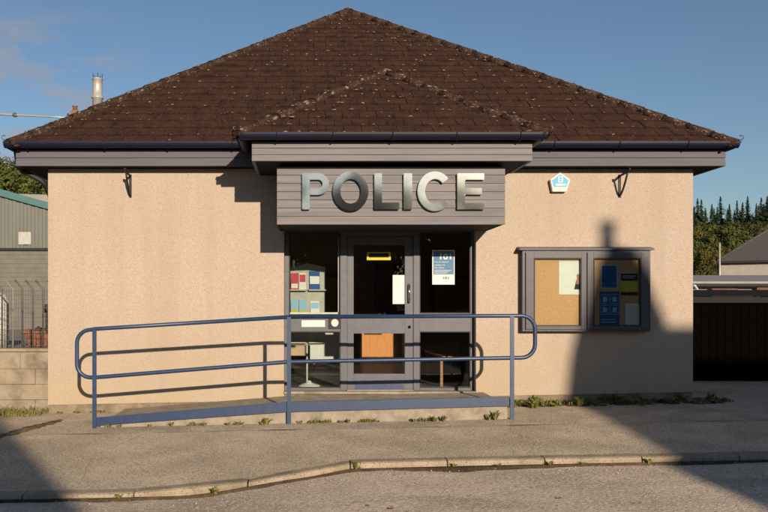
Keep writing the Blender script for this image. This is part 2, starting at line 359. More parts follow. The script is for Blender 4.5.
# ---- roofs: real courses of tiles clipped at the hips
def tile_slope(mb, A, B, P, Q=None, gauge=.25, tw=.225, rnd=None, lich=None):
    """slope with eave A->B and top point P (or ridge P->Q); tiles added to mb"""
    A, B, P = Vector(A), Vector(B), Vector(P); Q = Vector(Q) if Q else P
    u = (B - A).normalized(); t = P - A; v = (t - u * t.dot(u)).normalized(); n = u.cross(v).normalized()
    if n.z < 0: n = -n
    Lu = (B - A).length; Lv = (P - A).dot(v); pu, qu = (P - A).dot(u), (Q - A).dot(u)
    tmp = bmesh.new(); rows = int(Lv / gauge) + 1
    for r in range(rows):
        v0 = r * gauge - .02; v1 = v0 + gauge * 1.12
        lo = (v0 / Lv) * pu - .3; hi = Lu - (v0 / Lv) * (Lu - qu) + .3
        off = (r % 2) * tw * .5; k0 = int((lo - off) / tw) - 1
        x = k0 * tw + off
        while x < hi:
            g = .006; a = x + g * .5; c = x + tw - g * .5
            j = rnd.uniform(-.006, .006); dv = rnd.uniform(-.008, .008); tl = rnd.uniform(-.004, .004)
            pts = []
            for h0, h1 in ((-.02, -.02), (.034, .008)):
                for (uu, vv, hh) in ((a, v0 + dv, h0 + j + tl), (c, v0 + dv, h0 + j - tl), (c, v1, h1 + j), (a, v1, h1 + j)):
                    pts.append(A + u * uu + v * vv + n * hh)
            vv_ = [tmp.verts.new(q) for q in pts]
            for f in ((3, 2, 1, 0), (4, 5, 6, 7), (0, 1, 5, 4), (1, 2, 6, 5), (2, 3, 7, 6), (3, 0, 4, 7)):
                tmp.faces.new([vv_[i] for i in f])
            if lich is not None and 0 < (a - (v0 / Lv) * pu) and a < Lu - (v0 / Lv) * (Lu - qu) - tw and v0 + .1 < Lv:
                # distance to hips decides how much grows
                dh = min(a - (v0 / Lv) * pu, Lu - (v0 / Lv) * (Lu - qu) - a)
                pr = .30 if dh > 1.2 else .30 + .5 * (1 - dh / 1.2)
                pr *= .35 + 1.3 * max(0, min(1, mnoise.noise((x * .55, v0 * .9, A.x)) + .5))
                for _ in range(2):
                    if rnd.random() < pr:
                        lich.append((A + u * rnd.uniform(a, c) + v * (v0 + dv + (rnd.uniform(0, .02) if rnd.random() < .7 else rnd.uniform(0, gauge))) + n * .036, u, v, n, rnd.uniform(.35, 1.0)))
            x += tw
    for (p0, p1, sgn) in ((A, P, 1), (B, Q, -1)):
        d = (p1 - p0).normalized(); pn = d.cross(n).normalized()
        if pn.dot(u) * sgn < 0: pn = -pn
        bmesh.ops.bisect_plane(tmp, geom=tmp.verts[:] + tmp.edges[:] + tmp.faces[:], plane_co=p0 - pn * .01, plane_no=-pn, clear_outer=True)
    bmesh.ops.bisect_plane(tmp, geom=tmp.verts[:] + tmp.edges[:] + tmp.faces[:], plane_co=P, plane_no=v, clear_outer=True)
    me = bpy.data.meshes.new('tmp'); tmp.to_mesh(me); tmp.free(); mb.b.from_mesh(me); bpy.data.meshes.remove(me)
def flecks(mb, lst, rnd, k=1):
    for (c, u, v, n, s) in lst:
        w = .028 * s * k * rnd.uniform(.7, 1.7); h = .015 * s * k * rnd.uniform(.7, 1.5); seg = 6; ph = rnd.random() * 6
        ring = []
        for i in range(seg):
            a = ph + i * 2 * math.pi / seg; q = rnd.uniform(.6, 1.25)
            ring.append(mb.b.verts.new(c + u * math.cos(a) * w * q + v * math.sin(a) * h * q))
        top = mb.b.verts.new(c + n * .012 * s)
        for i in range(seg): mb.b.faces.new([ring[i], ring[(i + 1) % seg], top])
def hip_run(mb, p0, p1, n1, n2, r=.10, seg=.36, rnd=None, mossmb=None, lich=None):
    "a line of half round hip tiles bedded in mortar, each slightly askew"
    p0, p1 = Vector(p0), Vector(p1); d = (p1 - p0); Ln = d.length; d.normalize()
    up = (Vector(n1) + Vector(n2)).normalized(); side = d.cross(up).normalized(); up = side.cross(d).normalized()
    s = 0.0
    while s < Ln - .05:
        e = min(s + seg * 1.06, Ln); ra, rb = r * rnd.uniform(1.03, 1.08), r * rnd.uniform(.96, 1.0)
        jo = side * rnd.uniform(-.008, .008) + up * rnd.uniform(-.004, .005)
        rings = []
        for (q, rr, lift) in ((s, ra, .009), (e, rb, 0)):
            c = p0 + d * q + jo + up * (lift - .015)
            rings.append([mb.b.verts.new(c + side * math.cos(R(-18 + 216 * k / 8)) * rr * 1.12 + up * math.sin(R(-18 + 216 * k / 8)) * rr * .72) for k in range(9)])
        for k in range(8):
            f = mb.b.faces.new([rings[0][k], rings[0][k + 1], rings[1][k + 1], rings[1][k]]); f.smooth = True
        mb.b.faces.new(rings[0]); mb.b.faces.new(rings[1][::-1])
        for _ in range(7):
            if lich is not None and rnd.random() < .75:
                a = R(rnd.uniform(5, 175)); nn = side * math.cos(a) + up * math.sin(a)
                lich.append((p0 + d * rnd.uniform(s, e) + side * math.cos(a) * r * 1.14 + up * (math.sin(a) * r * .74 - .004), d, nn.cross(d), nn, rnd.uniform(.5, 1.25)))
        for _ in range(4):
            if mossmb is not None:
                sg = rnd.choice((-1, 1)); c = p0 + d * rnd.uniform(s, e) + side * sg * r * rnd.uniform(1.0, 1.5) - up * .06
                mossmb.blob(c, rnd.uniform(.02, .045), rnd.uniform(.02, .045), rnd.uniform(.015, .03), 1, .3)
        s += seg
rr = random.Random(11)
EL, ER, EY, EZ = -4.12, 5.985, -.315, 3.72
RB = YB + .42; APX = .87
P1 = (APX, 4.6, 7.46); P2 = (APX, RB - 5.02, 7.46)
cFL, cFR, cBL, cBR = (EL, EY, EZ), (ER, EY, EZ), (EL, RB, EZ), (ER, RB, EZ)
lich, lichhip = [], []
b = MB()
tile_slope(b, cFL, cFR, P1, None, rnd=rr, lich=lich)
tile_slope(b, cBL, cFL, P2, P1, rnd=rr, lich=lich)
tile_slope(b, cFR, cBR, P1, P2, rnd=rr, lich=lich)
tile_slope(b, cBR, cBL, P2, None, rnd=rr)
roof = b.build('roof', M['tile'], ps)
b = MB(); dz = Vector((0, 0, -.05))
for f in ((cFL, cFR, P1), (cFR, cBR, P2, P1), (cBR, cBL, P2), (cBL, cFL, P1, P2)):
    b.face([Vector(q) + dz for q in f])
b.build('roof_deck', M['tile'], ps)
def nrm(a, b_, c):
    n = (Vector(b_) - Vector(a)).cross(Vector(c) - Vector(a)).normalized(); return n if n.z > 0 else -n
nF, nL, nR, nB = nrm(cFL, cFR, P1), nrm(cBL, cFL, P1), nrm(cFR, cBR, P1), nrm(cBR, cBL, P2)
hb, mo = MB(), MB()
hip_run(hb, cFL, P1, nF, nL, rnd=rr, mossmb=mo, lich=lichhip); hip_run(hb, cFR, P1, nF, nR, rnd=rr, mossmb=mo, lich=lichhip)
hip_run(hb, cBL, P2, nB, nL, rnd=rr); hip_run(hb, cBR, P2, nB, nR, rnd=rr); hip_run(hb, P1, P2, nL, nR, rnd=rr)
hb.build('hip_tiles', M['hip'], ps)
# porch roof
qFL, qFR = (-.86, -1.30, 3.64), (3.06, -1.30, 3.64)
QA = (1.19, .62, 5.0); slope = (P1[2] - EZ) / (P1[1] - EY)
yh = EY + (QA[2] - EZ) / slope; QB = (1.19, yh + .1, 5.0)
def main_y(z): return EY + (z - EZ) / slope
pl = []
b = MB()
tile_slope(b, qFL, qFR, QA, None, rnd=rr, lich=pl)
ybk = main_y(3.64) + .02
def side(e, sg):
    bl = (e, -1.30, 3.64); bk = (e, yh + .1, 3.64)
    if sg < 0: tile_slope(b, bk, bl, QB, QA, rnd=rr)
    else: tile_slope(b, bl, bk, QA, QB, rnd=rr)
side(-.86, -1); side(3.06, 1)
b.build('porch_roof', M['tile'], ps)
nPF, nPL, nPR = nrm(qFL, qFR, QA), nrm(qFL, (-.86, 1, 3.64), QA), nrm(qFR, (3.06, 1, 3.64), QA)
hb = MB(); phl = []
hip_run(hb, qFL, QA, nPF, nPL, r=.085, rnd=rr, mossmb=mo, lich=phl); hip_run(hb, qFR, QA, nPF, nPR, r=.085, rnd=rr, mossmb=mo, lich=phl); hip_run(hb, QA, QB, nPL, nPR, r=.085, rnd=rr, lich=phl)
hb.build('porch_hip_tiles', M['hip'], ps)
lm = MB(); flecks(lm, lich, rr, .8); flecks(lm, pl, rr, 1.0); flecks(lm, lichhip, rr, .95); flecks(lm, phl, rr, 1.05)
o = lm.build('lichen', M['lichen'], ps, normals=False); o['kind'] = 'stuff'
o = mo.build('moss', M['moss'], ps, normals=False); o['kind'] = 'stuff'
# iron hip hooks at the four eaves corners
for (p, sx) in ((cFL, -1), (cFR, 1), (qFL, -1), (qFR, 1)):
    b = MB(); p = Vector(p) + Vector((0, 0, .05)); hk = 1.0 if abs(p.x) > 3.5 else .6
    pts = [p + Vector((-sx * .12, .12, .04)), p, p + hk * Vector((sx * .04, -.04, .0))] + [p + hk * Vector((sx * .04 + sx * .02 * math.sin(a), -.04 - .02 * math.sin(a), .03 - .03 * math.cos(a))) for a in (.6, 1.2, 1.9, 2.6, 3.3, 4.0)]
    b.tube(pts, .0065, 6); b.build('hip_hook', M['galv'], ps)

# fascias: two lapped boards each, soffit, gutters
def lapboards(mb, x0, x1, y, z0, z1, n, axis='x', out=.016, th=.03):
    h = (z1 - z0) / n
    for i in range(n):
        a, c = z0 + i * h, z0 + (i + 1) * h - .004
        if axis == 'x': mb.prismx([(y - out, a), (y + th, a), (y + th, c), (y - .002, c)], x0, x1)
        else:
            s = 1 if y > 0 else -1
            mb.hull([(y - s * th, x0, a), (y + s * out, x0, a), (y + s * out, x1, a), (y - s * th, x1, a), (y - s * th, x0, c), (y + s * .002, x0, c), (y + s * .002, x1, c), (y - s * th, x1, c)])
FY = -.20; FX0, FX1 = -4.05, 5.89; FZ0, FZ1 = ZS + .006, 3.665
b = MB(); lapboards(b, FX0, FX1, FY, FZ0, FZ1, 2); lapboards(b, FY + .034, YB + .3, FX0 + .01, FZ0, FZ1, 2, 'y'); lapboards(b, FY + .034, YB + .3, FX1 - .01, FZ0, FZ1, 2, 'y')
b.box(FX0 + .05, FX1 - .05, YB + .28, YB + .31, FZ0, FZ1)
b.build('fascia', M['board_c'], ps)
b = MB(); b.box(FX0 + .03, FX1 - .03, FY + .025, -.003, ZS + .012, ZS + .03); b.box(FX0 + .03, XL - .003, 0, YB + .3, ZS + .012, ZS + .03); b.box(XR + .003, FX1 - .03, 0, YB + .3, ZS + .012, ZS + .03)
b.box(XL + .01, XR - .01, .004, YB - .01, ZS + .006, ZS + .03)
b.build('soffit', M['soffit'], ps)
def gutter(mb, p0, p1, outward, r=.066):
    p0, p1 = Vector(p0), Vector(p1); o = Vector(outward); rings = []
    for p in (p0, p1):
        rings.append([mb.b.verts.new(p + o * math.cos(math.pi * k / 10) * rr_ - Vector((0, 0, 1)) * math.sin(math.pi * k / 10) * rr_ * 1.32) for rr_ in (r, r - .006) for k in (range(11) if rr_ == r else range(10, -1, -1))])
    n = len(rings[0])
    for k in range(n): mb.b.faces.new([rings[0][k], rings[0][(k + 1) % n], rings[1][(k + 1) % n], rings[1][k]])
    for rg, p, ss in ((rings[0], p0, 1), (rings[1], p1, -1)):
        mb.b.faces.new(rg[:11] if ss > 0 else rg[:11][::-1])
GZ = 3.75
def grun(p0, p1, o): b = MB(); gutter(b, p0, p1, o); return b.build('gutter', M['navy'], ps)
gt = grun((-4.17, -.30, GZ), (-.78, -.30, GZ), (0, -1, 0)); gtr = grun((2.96, -.30, GZ), (6.01, -.30, GZ), (0, -1, 0))
grun((-4.14, -.23, GZ), (-4.14, YB + .4, GZ), (-1, 0, 0)); grun((5.98, -.23, GZ), (5.98, YB + .4, GZ), (1, 0, 0))
def gclips(xs_, y, gzz, gt_):
    for x in xs_:
        b = MB(); b.tube([(x, y + .071 * math.cos(a) * -1, gzz - .092 * math.sin(a)) for a in [math.pi * k / 8 for k in range(9)]], .009, 6); b.build('gutter_bracket', M['navy'], gt_)
gclips([-3.85, -2.78, -1.9, -1.0], -.30, GZ, gt); gclips([3.45, 4.35, 5.3], -.30, GZ, gtr)
PY = -1.18; PX0, PX1 = -.674, 2.885; PZ0, PZ1 = 3.322, 3.57
b = MB(); lapboards(b, PX0, PX1, PY, PZ0, PZ1, 3); lapboards(b, PY + .034, -.235, PX0 + .01, PZ0, PZ1, 3, 'y'); lapboards(b, PY + .034, -.235, PX1 - .01, PZ0, PZ1, 3, 'y')
b.build('porch_fascia', M['board_b'], ps)
b = MB(); b.box(PX0 + .03, PX1 - .03, PY + .025, -.003, PZ0 + .01, PZ0 + .04); b.build('porch_soffit', M['soffit'], ps)
g2 = 3.655; gt2 = grun((-.83, -1.285, g2), (3.03, -1.285, g2), (0, -1, 0)); grun((-.80, -1.22, g2), (-.80, -.38, g2), (-1, 0, 0)); grun((3.0, -1.22, g2), (3.0, -.38, g2), (1, 0, 0))
gclips([-.35, .35, 1.1, 1.9, 2.7], -1.285, g2, gt2)
# swan neck of the downpipe under the left eave
b = MB(); b.tube([(-4.14, .05, 3.68), (-4.12, .05, 3.52), (-4.06, .06, 3.41), (-3.80, .1, 3.28), (-3.74, .11, 3.2), (-3.74, .6, 2.9), (-3.74, .62, .1)], .04, 10)
b.build('downpipe', M['iron'], ps)

# ---- doors and glazed screen
GD = 10.82; GY = GD - CD
def gX(px): return (px - VX) * GD / F
def gZ(py): return EYE + (VY - py) * GD / F
def frame_piece(mb, x0, x1, z0, z1, y0=GY, y1=GY + .07): mb.box(x0, x1, y0, y1, z0, z1)
top = 2.60; sill = OZ0 + .014
fr = MB()
frame_piece(fr, OX0 + .003, gX(289), sill, top); frame_piece(fr, gX(470.5), OX1 - .003, sill, top)
frame_piece(fr, gX(340.5), gX(347), sill, top, GY - .01, GY + .08); frame_piece(fr, gX(413.5), gX(419.5), sill, top, GY - .01, GY + .08)
frame_piece(fr, gX(289), gX(340.5), sill, gZ(388)); frame_piece(fr, gX(419.5), gX(470.5), sill, gZ(388))
frame_piece(fr, gX(289), gX(340.5), gZ(331.5), gZ(315)); frame_piece(fr, gX(419.5), gX(470.5), gZ(331.5), gZ(313.5))
frame_piece(fr, gX(289), gX(340.5), top - .07, top); frame_piece(fr, gX(419.5), gX(470.5), top - .07, top)
frame_piece(fr, gX(347), gX(413.5), top - .12, top)
frob = fr.build('door_frame', M['frame'], ps, bevel=.004)
def bead(x0, x1, z0, z1, w=.012, y0=GY - .004, y1=GY + .03):
    gk = MB(); gk.box(x0, x0 + w, y0, y1, z0, z1); gk.box(x1 - w, x1, y0, y1, z0, z1); gk.box(x0 + w, x1 - w, y0, y1, z0, z0 + w); gk.box(x0 + w, x1 - w, y0, y1, z1 - w, z1); gk.build('glazing_bead', M['framedark'], frob)
panes = [(gX(289), gX(340.5), gZ(388), gZ(331.5)), (gX(289), gX(340.5), gZ(315), top - .07), (gX(419.5), gX(470.5), gZ(388), gZ(331.5)), (gX(419.5), gX(470.5), gZ(313.5), top - .07)]
for (x0, x1, z0, z1) in panes:
    b = MB(); b.box(x0 + .013, x1 - .013, GY + .03, GY + .036, z0 + .013, z1 - .013); b.build('window_pane', M['glass'], ps); bead(x0 + .001, x1 - .001, z0 + .001, z1 - .001)
# white rim inside the left pane edge
b = MB(); b.box(gX(339.2) - .016, gX(339.2), GY + .038, GY + .058, gZ(314), 2.45); b.box(gX(290), gX(339), GY + .038, GY + .052, gZ(314.2), gZ(312.4)); b.build('inner_sill', M['white'], frob)
dr = MB(); DY = GY + .012
frame_piece(dr, gX(347) + .004, gX(353.7), sill + .012, top - .13, DY, DY + .05); frame_piece(dr, gX(405), gX(413.5) - .004, sill + .012, top - .13, DY, DY + .05)
frame_piece(dr, gX(353.7), gX(405), sill + .012, gZ(374), DY, DY + .05); frame_piece(dr, gX(353.7), gX(405), gZ(333.6), gZ(314.5), DY, DY + .05); frame_piece(dr, gX(353.7), gX(405), top - .25, top - .13, DY, DY + .05)
door = dr.build('door', M['frame'], ps, bevel=.004)
for (z0, z1) in ((gZ(374), gZ(333.6)), (gZ(314.5), top - .25)):
    b = MB(); b.box(gX(353.7) + .003, gX(405) - .003, DY + .02, DY + .026, z0 + .003, z1 - .003); b.build('glass', M['glass'], door)
b = MB(); b.tube([(gX(409), DY - .003, gZ(284)), (gX(409), DY - .05, gZ(285)), (gX(409), DY - .05, gZ(302)), (gX(409), DY - .003, gZ(303))], .012, 8); b.build('handle', M['steel'], door)
b = MB(); b.tube([(gX(409.5), DY - .012, gZ(327)), (gX(409.5), DY + .002, gZ(327))], .022, 14); b.build('lock', M['steel'], door)
b = MB(); b.box(gX(355), gX(404), DY - .003, DY - .0008, gZ(390.5), gZ(384)); b.build('kick_plate', M['blue'], door)
b = MB(); b.box(gX(347), gX(413), GY - .05, GY + .0, sill - .001, sill + .014); b.build('threshold', M['concrete'], ps)
# letter plate and buzzer on the left rail
b = MB(); b.box(gX(301.5), gX(325), GY - .008, GY - .001, gZ(327), gZ(320.3)); b.build('letter_plate', M['white'], frob, bevel=.002)
b = MB(); b.box(gX(328.5), gX(341), GY - .014, GY - .011, gZ(329), gZ(317)); bz = b.build('buzzer', M['framedark'], frob)
b = MB(); b.prism([(gX(334.8) + .052 * math.cos(a) , gZ(322.6) + .052 * math.sin(a) * (1 if math.sin(a) > 0 else 1.15)) for a in [2 * math.pi * k / 18 for k in range(18)]], GY - .022, GY - .0145); b.build('speaker', M['flue'], bz)
# notices fixed to the glass
def sheet(name, x0, x1, z0, z1, y, m, label, cat, group=None, rot=0):
    b = MB(); b.box(x0, x1, y, y + .0016, z0, z1)
    t = thing(name, ((x0 + x1) / 2, y, z0), label, cat, group); b.build('sheet', m, t); return t
def print_rects(t, rects, m, y, nm='print'):
    b = MB()
    for (x0, x1, z0, z1) in rects: b.box(x0, x1, y - .001, y - .0004, z0, z1)
    return b.build(nm, m, t)
y = GY + .026
x0, x1, z0, z1 = gX(432.6), gX(455), gZ(284.5), gZ(250)
t = sheet('poster', x0, x1, z0, z1, y, M['paper'], 'blue and white 101 poster on the right glass panel', 'poster')
print_rects(t, [(x0 + .015, x1 - .012, z0 + .145, z1 - .012)], M['pblue'], y, 'blue_panel')
b = MB(); text_bm(b, '101', x0 + .11, y - .0022, z1 - .135, .085, .165, thick=.03); text_bm(b, 'Non-emergency', x0 + .03, y - .0022, z1 - .185, .024, .2); text_bm(b, 'number for', x0 + .03, y - .0022, z1 - .225, .022, .16); text_bm(b, 'the Police', x0 + .03, y - .0022, z1 - .265, .022, .14)
for k in range(3): b.box(x0 + .03, x1 - .05 - .03 * k, y - .0022, y - .0012, z1 - .295 - .02 * k, z1 - .289 - .02 * k)
b.build('lettering', M['white'], t)
b = MB(); text_bm(b, '101', x0 + .155, y - .0016, z0 + .075, .04, .085, thick=.02); b.build('small_number', M['ink'], t)
dy = DY + .016
x0, x1, z0, z1 = gX(393), gX(405) - .004, gZ(304), gZ(275)
t = sheet('notice', x0, x1, z0, z1, dy, M['paper'], 'white paper notice taped inside the door glass', 'notice')
print_rects(t, [(x0 + .03, x1 - .03, z1 - .07, z1 - .05)] + [(x0 + .03, x1 - .02, z1 - .12 - k * .022, z1 - .116 - k * .022) for k in range(8)] + [(x0 + .005, x1 - .005, (z0 + z1) / 2 - .004, (z0 + z1) / 2)], M['flue'], dy)
t = sheet('sticker', gX(367), gX(391), gZ(260), gZ(252), dy, M['yellow'], 'small yellow sticker high on the door glass', 'sticker')
print_rects(t, [(gX(369), gX(389), gZ(257.4), gZ(253))], M['ink'], dy)  # dark band paints the porch shade over the sticker's upper half

# ---- inside: a small lobby
b = MB(); b.box(XL + .3, XR - .3, T, 5.6, OZ0 - .04, OZ0 - .01); b.box(-1.6, 4.0, 5.3, 5.4, OZ0 - .01, 3.0); b.box(-1.7, -1.6, T, 5.4, OZ0 - .01, 3.0); b.box(4.0, 4.1, T, 5.4, OZ0 - .01, 3.0); b.box(-1.7, 4.1, T, 5.4, 3.0, 3.05)
b.build('lobby', M['roomwall'], ps)
b = MB(); b.box(-1.6, 4.0, T, 5.3, OZ0 - .009, OZ0 - .004); b.build('lobby_floor', M['roomfloor'], ps)
# reception counter
d = 13.6; X0, X1 = at(362, 0, d).x, at(396.5, 0, d).x; zt = at(0, 331, d).z; Y = d - CD
t = thing('reception_counter', ((X0 + X1) / 2, Y, OZ0), 'orange wooden reception counter behind the glass door', 'counter')
zb = OZ0
b = MB(); b.box(X0, X1, Y, Y + .5, zb, zt); b.build('front_panel', M['wood'], t)
b = MB(); b.box(X0 - .05, X1 + .3, Y - .04, Y + .55, zt, zt + .04); b.build('top', M['benchwood'], t, bevel=.006)
b = MB(); b.box(X1 + .003, X1 + .10, Y - .006, Y + .5, zb, zt - .001); b.build('end_panel', M['benchwood'], t)
b = MB(); b.box(X1 + .103, X1 + .2, Y - .003, Y + .5, zb, zt - .001); b.build('side_board', M['white'], t)
# clutter on the counter: tray and papers
b = MB(); b.box(X0 - .02, X0 + .3, Y + .05, Y + .3, zt + .042, zt + .075); tag(b.build('paper_tray', M['benchwood']), 'brown tray on the reception counter', 'tray')
b = MB(); b.box(X1 - .2, X1 + .12, Y + .02, Y + .26, zt + .042, zt + .05); b.box(X1 - .18, X1 + .1, Y + .04, Y + .25, zt + .05, zt + .06); tag(b.build('papers', M['paper']), 'loose white papers on the reception counter', 'papers')
b = MB(); b.box(X0 + .05, X0 + .36, Y + .12, Y + .42, zt + .0762, zt + .33); tag(b.build('cardboard_box', mat('cardboard', (.30, .18, .10), (.25, .15, .085), 6)), 'brown cardboard box on the reception counter', 'box')
t = thing('monitor', (X1 - .02, Y + .35, zt + .04), 'dark computer monitor on the reception counter', 'monitor')
b = MB(); b.box(X1 - .24, X1 + .18, Y + .36, Y + .39, zt + .16, zt + .44); b.build('screen', M['ink'], t); b = MB(); b.box(X1 - .06, X1 + .02, Y + .37, Y + .42, zt + .06, zt + .2); b.box(X1 - .14, X1 + .1, Y + .3, Y + .48, zt + .041, zt + .0598); b.build('stand', M['ink'], t)
# back wall of the lobby: an inner door and a pinned board
for (a_, c_, z_0, z_1, nm, mm__) in ((1.55, 2.35, OZ0, 2.25, 'inner_door', 'benchwood'), (-.3, .75, 1.25, 2.05, 'wall_board', 'cork'), (2.75, 3.5, 1.3, 2.0, 'wall_board', 'cork')):
    b = MB(); b.box(a_, c_, 5.25, 5.297, z_0, z_1); o = b.build(nm, M[mm__], ps)
    b = MB(); b.box(a_ - .06, a_, 5.23, 5.296, z_0, z_1 + .06); b.box(c_, c_ + .06, 5.23, 5.296, z_0, z_1 + .06); b.box(a_, c_, 5.23, 5.296, z_1, z_1 + .06); b.build('surround', M['frame'], o)
# white panel heater / board low on the left
d = 14.1; p0, p1 = at(310, 362, d), at(341, 333, d)
t = thing('panel_heater', ((p0.x + p1.x) / 2, d - CD, p0.z), 'white panel heater behind the left glass panel', 'heater')
b = MB(); b.box(p0.x, p1.x, d - CD, d - CD + .08, p0.z, p1.z); b.build('panel', M['white'], t, bevel=.008)
for x in (p0.x + .08, p1.x - .08):
    b = MB(); b.box(x - .02, x + .02, d - CD + .02, d - CD + .06, OZ0, p0.z + .01); b.build('leg', M['galv'], t)
# leaflet stand
d = 11.35; Y = d - CD
c = at(307, 0, d).x
t = thing('leaflet_stand', (c, Y, OZ0), 'grey leaflet stand behind the left glass panel', 'stand')
b = MB(); b.tube([(c, Y + .1, OZ0 + .02), (c, Y + .1, at(0, 262, d).z)], .016, 10); b.build('pole', M['white'], t)
b = MB(); b.lathe((c + .03, Y + .1, OZ0 - .002), [(.17, 0), (.17, .015), (.13, .03), (.04, .06), (.03, .09)], 18); b.build('base', M['white'], t)
zt, zb_ = at(0, 263, d).z, at(0, 352, d).z
def rackface(dirv, w, nm):
    u = Vector(dirv).normalized(); n = Vector((u.y, -u.x, 0)); 
    if n.y > 0: n = -n
    o = Vector((c, Y + .06, 0)); b = MB()
    def q(a, h, off): return o + u * a + n * off + Vector((0, 0, h))
    b.hull([q(0, zb_ + .1, 0), q(w, zb_ + .1, 0), q(w, zb_ + .1, -.012), q(0, zb_ + .1, -.012), q(0, zt, 0), q(w, zt - .06, 0), q(w, zt - .06, -.012), q(0, zt, -.012)])
    fo = b.build('panel', M['rack'], t)
    for k in range(3):
        zs = zt - .42 - .40 * k
        b = MB(); b.hull([q(.005, zs, 0.002), q(w, zs, 0.002), q(w, zs, .07), q(.005, zs, .07), q(.005, zs + .02, 0.002), q(w, zs + .02, 0.002), q(w, zs + .02, .07), q(.005, zs + .02, .07)]); b.build('shelf', M['rack'], fo)
    return q
qa = rackface((-1, .12, 0), .255, 'left'); qb = rackface((1, .35, 0), .30, 'right')
def leaflet(q, a0, a1, zlo, zhi, m, lab, extra=None):
    b = MB(); b.hull([q(a0, zlo, .03), q(a1, zlo, .03), q(a1, zlo, .026), q(a0, zlo, .026), q(a0, zhi, .015), q(a1, zhi, .015), q(a1, zhi, .011), q(a0, zhi, .011)])
    o = MB(); t_ = thing('leaflet', q((a0 + a1) / 2, zlo, .02), lab, 'leaflet', 'leaflets in the stand'); b.build('cover', m, t_)
    if extra:
        f0, f1, m2 = extra; H = zhi - zlo
        o.hull([q(a0 + .008, zlo + H * f0, .0305 - .015 * f0 + .002), q(a1 - .008, zlo + H * f0, .0305 - .015 * f0 + .002), q(a1 - .008, zlo + H * f0, .0305 - .015 * f0), q(a0 + .008, zlo + H * f0, .0305 - .015 * f0), q(a0 + .008, zlo + H * f1, .0305 - .015 * f1 + .002), q(a1 - .008, zlo + H * f1, .0305 - .015 * f1 + .002), q(a1 - .008, zlo + H * f1, .0305 - .015 * f1), q(a0 + .008, zlo + H * f1, .0305 - .015 * f1)]); o.build('print', m2, t_)
zA = zt - .40
leaflet(qa, .13, .245, zA, zA + .25, M['red'], 'red leaflet on the upper left of the leaflet stand', (.08, .35, M['paper']))
leaflet(qa, .012, .118, zA, zA + .25, M['paper'], 'white leaflet with red print beside the red leaflet', (.45, .9, M['red']))
leaflet(qb, .03, .20, zA, zA + .28, M['dblue'], 'dark blue leaflet with a white picture, upper right of the leaflet stand', (.3, .72, M['paper']))
zA -= .40
leaflet(qa, .13, .245, zA, zA + .24, M['lblue'], 'light blue leaflet with yellow foot, lower left corner of the leaflet stand', (.02, .4, M['yellow']))
leaflet(qa, .012, .118, zA, zA + .24, M['lblue'], 'light blue leaflet with yellow foot next to the stand pole', (.02, .34, M['yellow']))
leaflet(qb, .05, .19, zA, zA + .22, M['paper'], 'pale leaflet with blue print, lower right of the leaflet stand', (.5, .9, M['lblue']))
# bench, end on to the glass
t = thing('bench', (2.27, 1.2, OZ0), 'slatted wooden bench behind the right glass panel', 'bench')
zt = OZ0 + .455
for k in range(5):
    xx = 2.06 + .098 * k
    b = MB(); b.box(xx, xx + .07, .62, 2.2, zt - .02, zt + .012); b.build('slat', M['benchwood'], t, bevel=.004)
for yy in (.75, 2.05):
    b = MB(); b.box(2.06, 2.52, yy - .025, yy + .025, zt - .06, zt - .021); b.build('crossbar', M['benchwood'], t)
    for x in (2.085, 2.495):
        b = MB(); b.box(x - .02, x + .02, yy - .02, yy + .02, OZ0 - .004, zt - .061); b.build('leg', M['benchwood'], t)

# ================================================================== POLICE SIGN
SY = -.98; SX0, SX1, SZ0, SZ1 = -.363, 2.595, 2.535, 3.285
t = thing('police_sign', ((SX0 + SX1) / 2, SY, SZ0), 'lilac grey boarded sign box with steel POLICE letters over the door', 'sign')
b = MB(); lapboards(b, SX0, SX1, SY, SZ0, SZ1, 7, out=.012, th=.03)
b.build('sign_board', M['board'], t)
b = MB(); b.box(SX0 + .002, SX0 + .03, SY + .032, -.004, SZ0 + .004, SZ1); b.box(SX1 - .03, SX1 - .002, SY + .032, -.004, SZ0 + .004, SZ1); b.box(SX0 + .032, SX1 - .032, SY + .032, -.004, SZ0 + .01, SZ0 + .03); b.box(SX0 + .032, SX1 - .032, SY + .032, -.004, SZ1 - .02, SZ1 + .03)
b.build('sign_box', M['soffit'], t)
LD = 9.70
def lx(p): return (p - VX) * LD / F
def lz(p): return EYE + (VY - p) * LD / F
ly0, ly1 = SY - .062, SY - .018
zl, zh, st = lz(209.8), lz(173.6), 7.7 * LD / F
def ring(cx, cz, rx, rz_, w, a0, a1, n):
    o = [(cx + rx * math.cos(a0 + (a1 - a0) * k / n), cz + rz_ * math.sin(a0 + (a1 - a0) * k / n)) for k in range(n + 1)]
    i = [(cx + (rx - w) * math.cos(a0 + (a1 - a0) * k / n), cz + (rz_ - w) * math.sin(a0 + (a1 - a0) * k / n)) for k in range(n + 1)]
    return o, i
def strip(mb, o, i, skip=-1):
    n = len(o)
    f0 = [mb.b.verts.new((x, ly0, z)) for x, z in o]; g0 = [mb.b.verts.new((x, ly0, z)) for x, z in i]
    f1 = [mb.b.verts.new((x, ly1, z)) for x, z in o]; g1 = [mb.b.verts.new((x, ly1, z)) for x, z in i]
    for k in range(n - 1):
        for j, q in enumerate(((f0[k], f0[k + 1], g0[k + 1], g0[k]), (f1[k + 1], f1[k], g1[k], g1[k + 1]), (f0[k + 1], f0[k], f1[k], f1[k + 1]), (g0[k], g0[k + 1], g1[k + 1], g1[k]))):
            if not (j == 2 and k == skip): mb.b.faces.new(q)
    return (f0, g0, f1, g1)
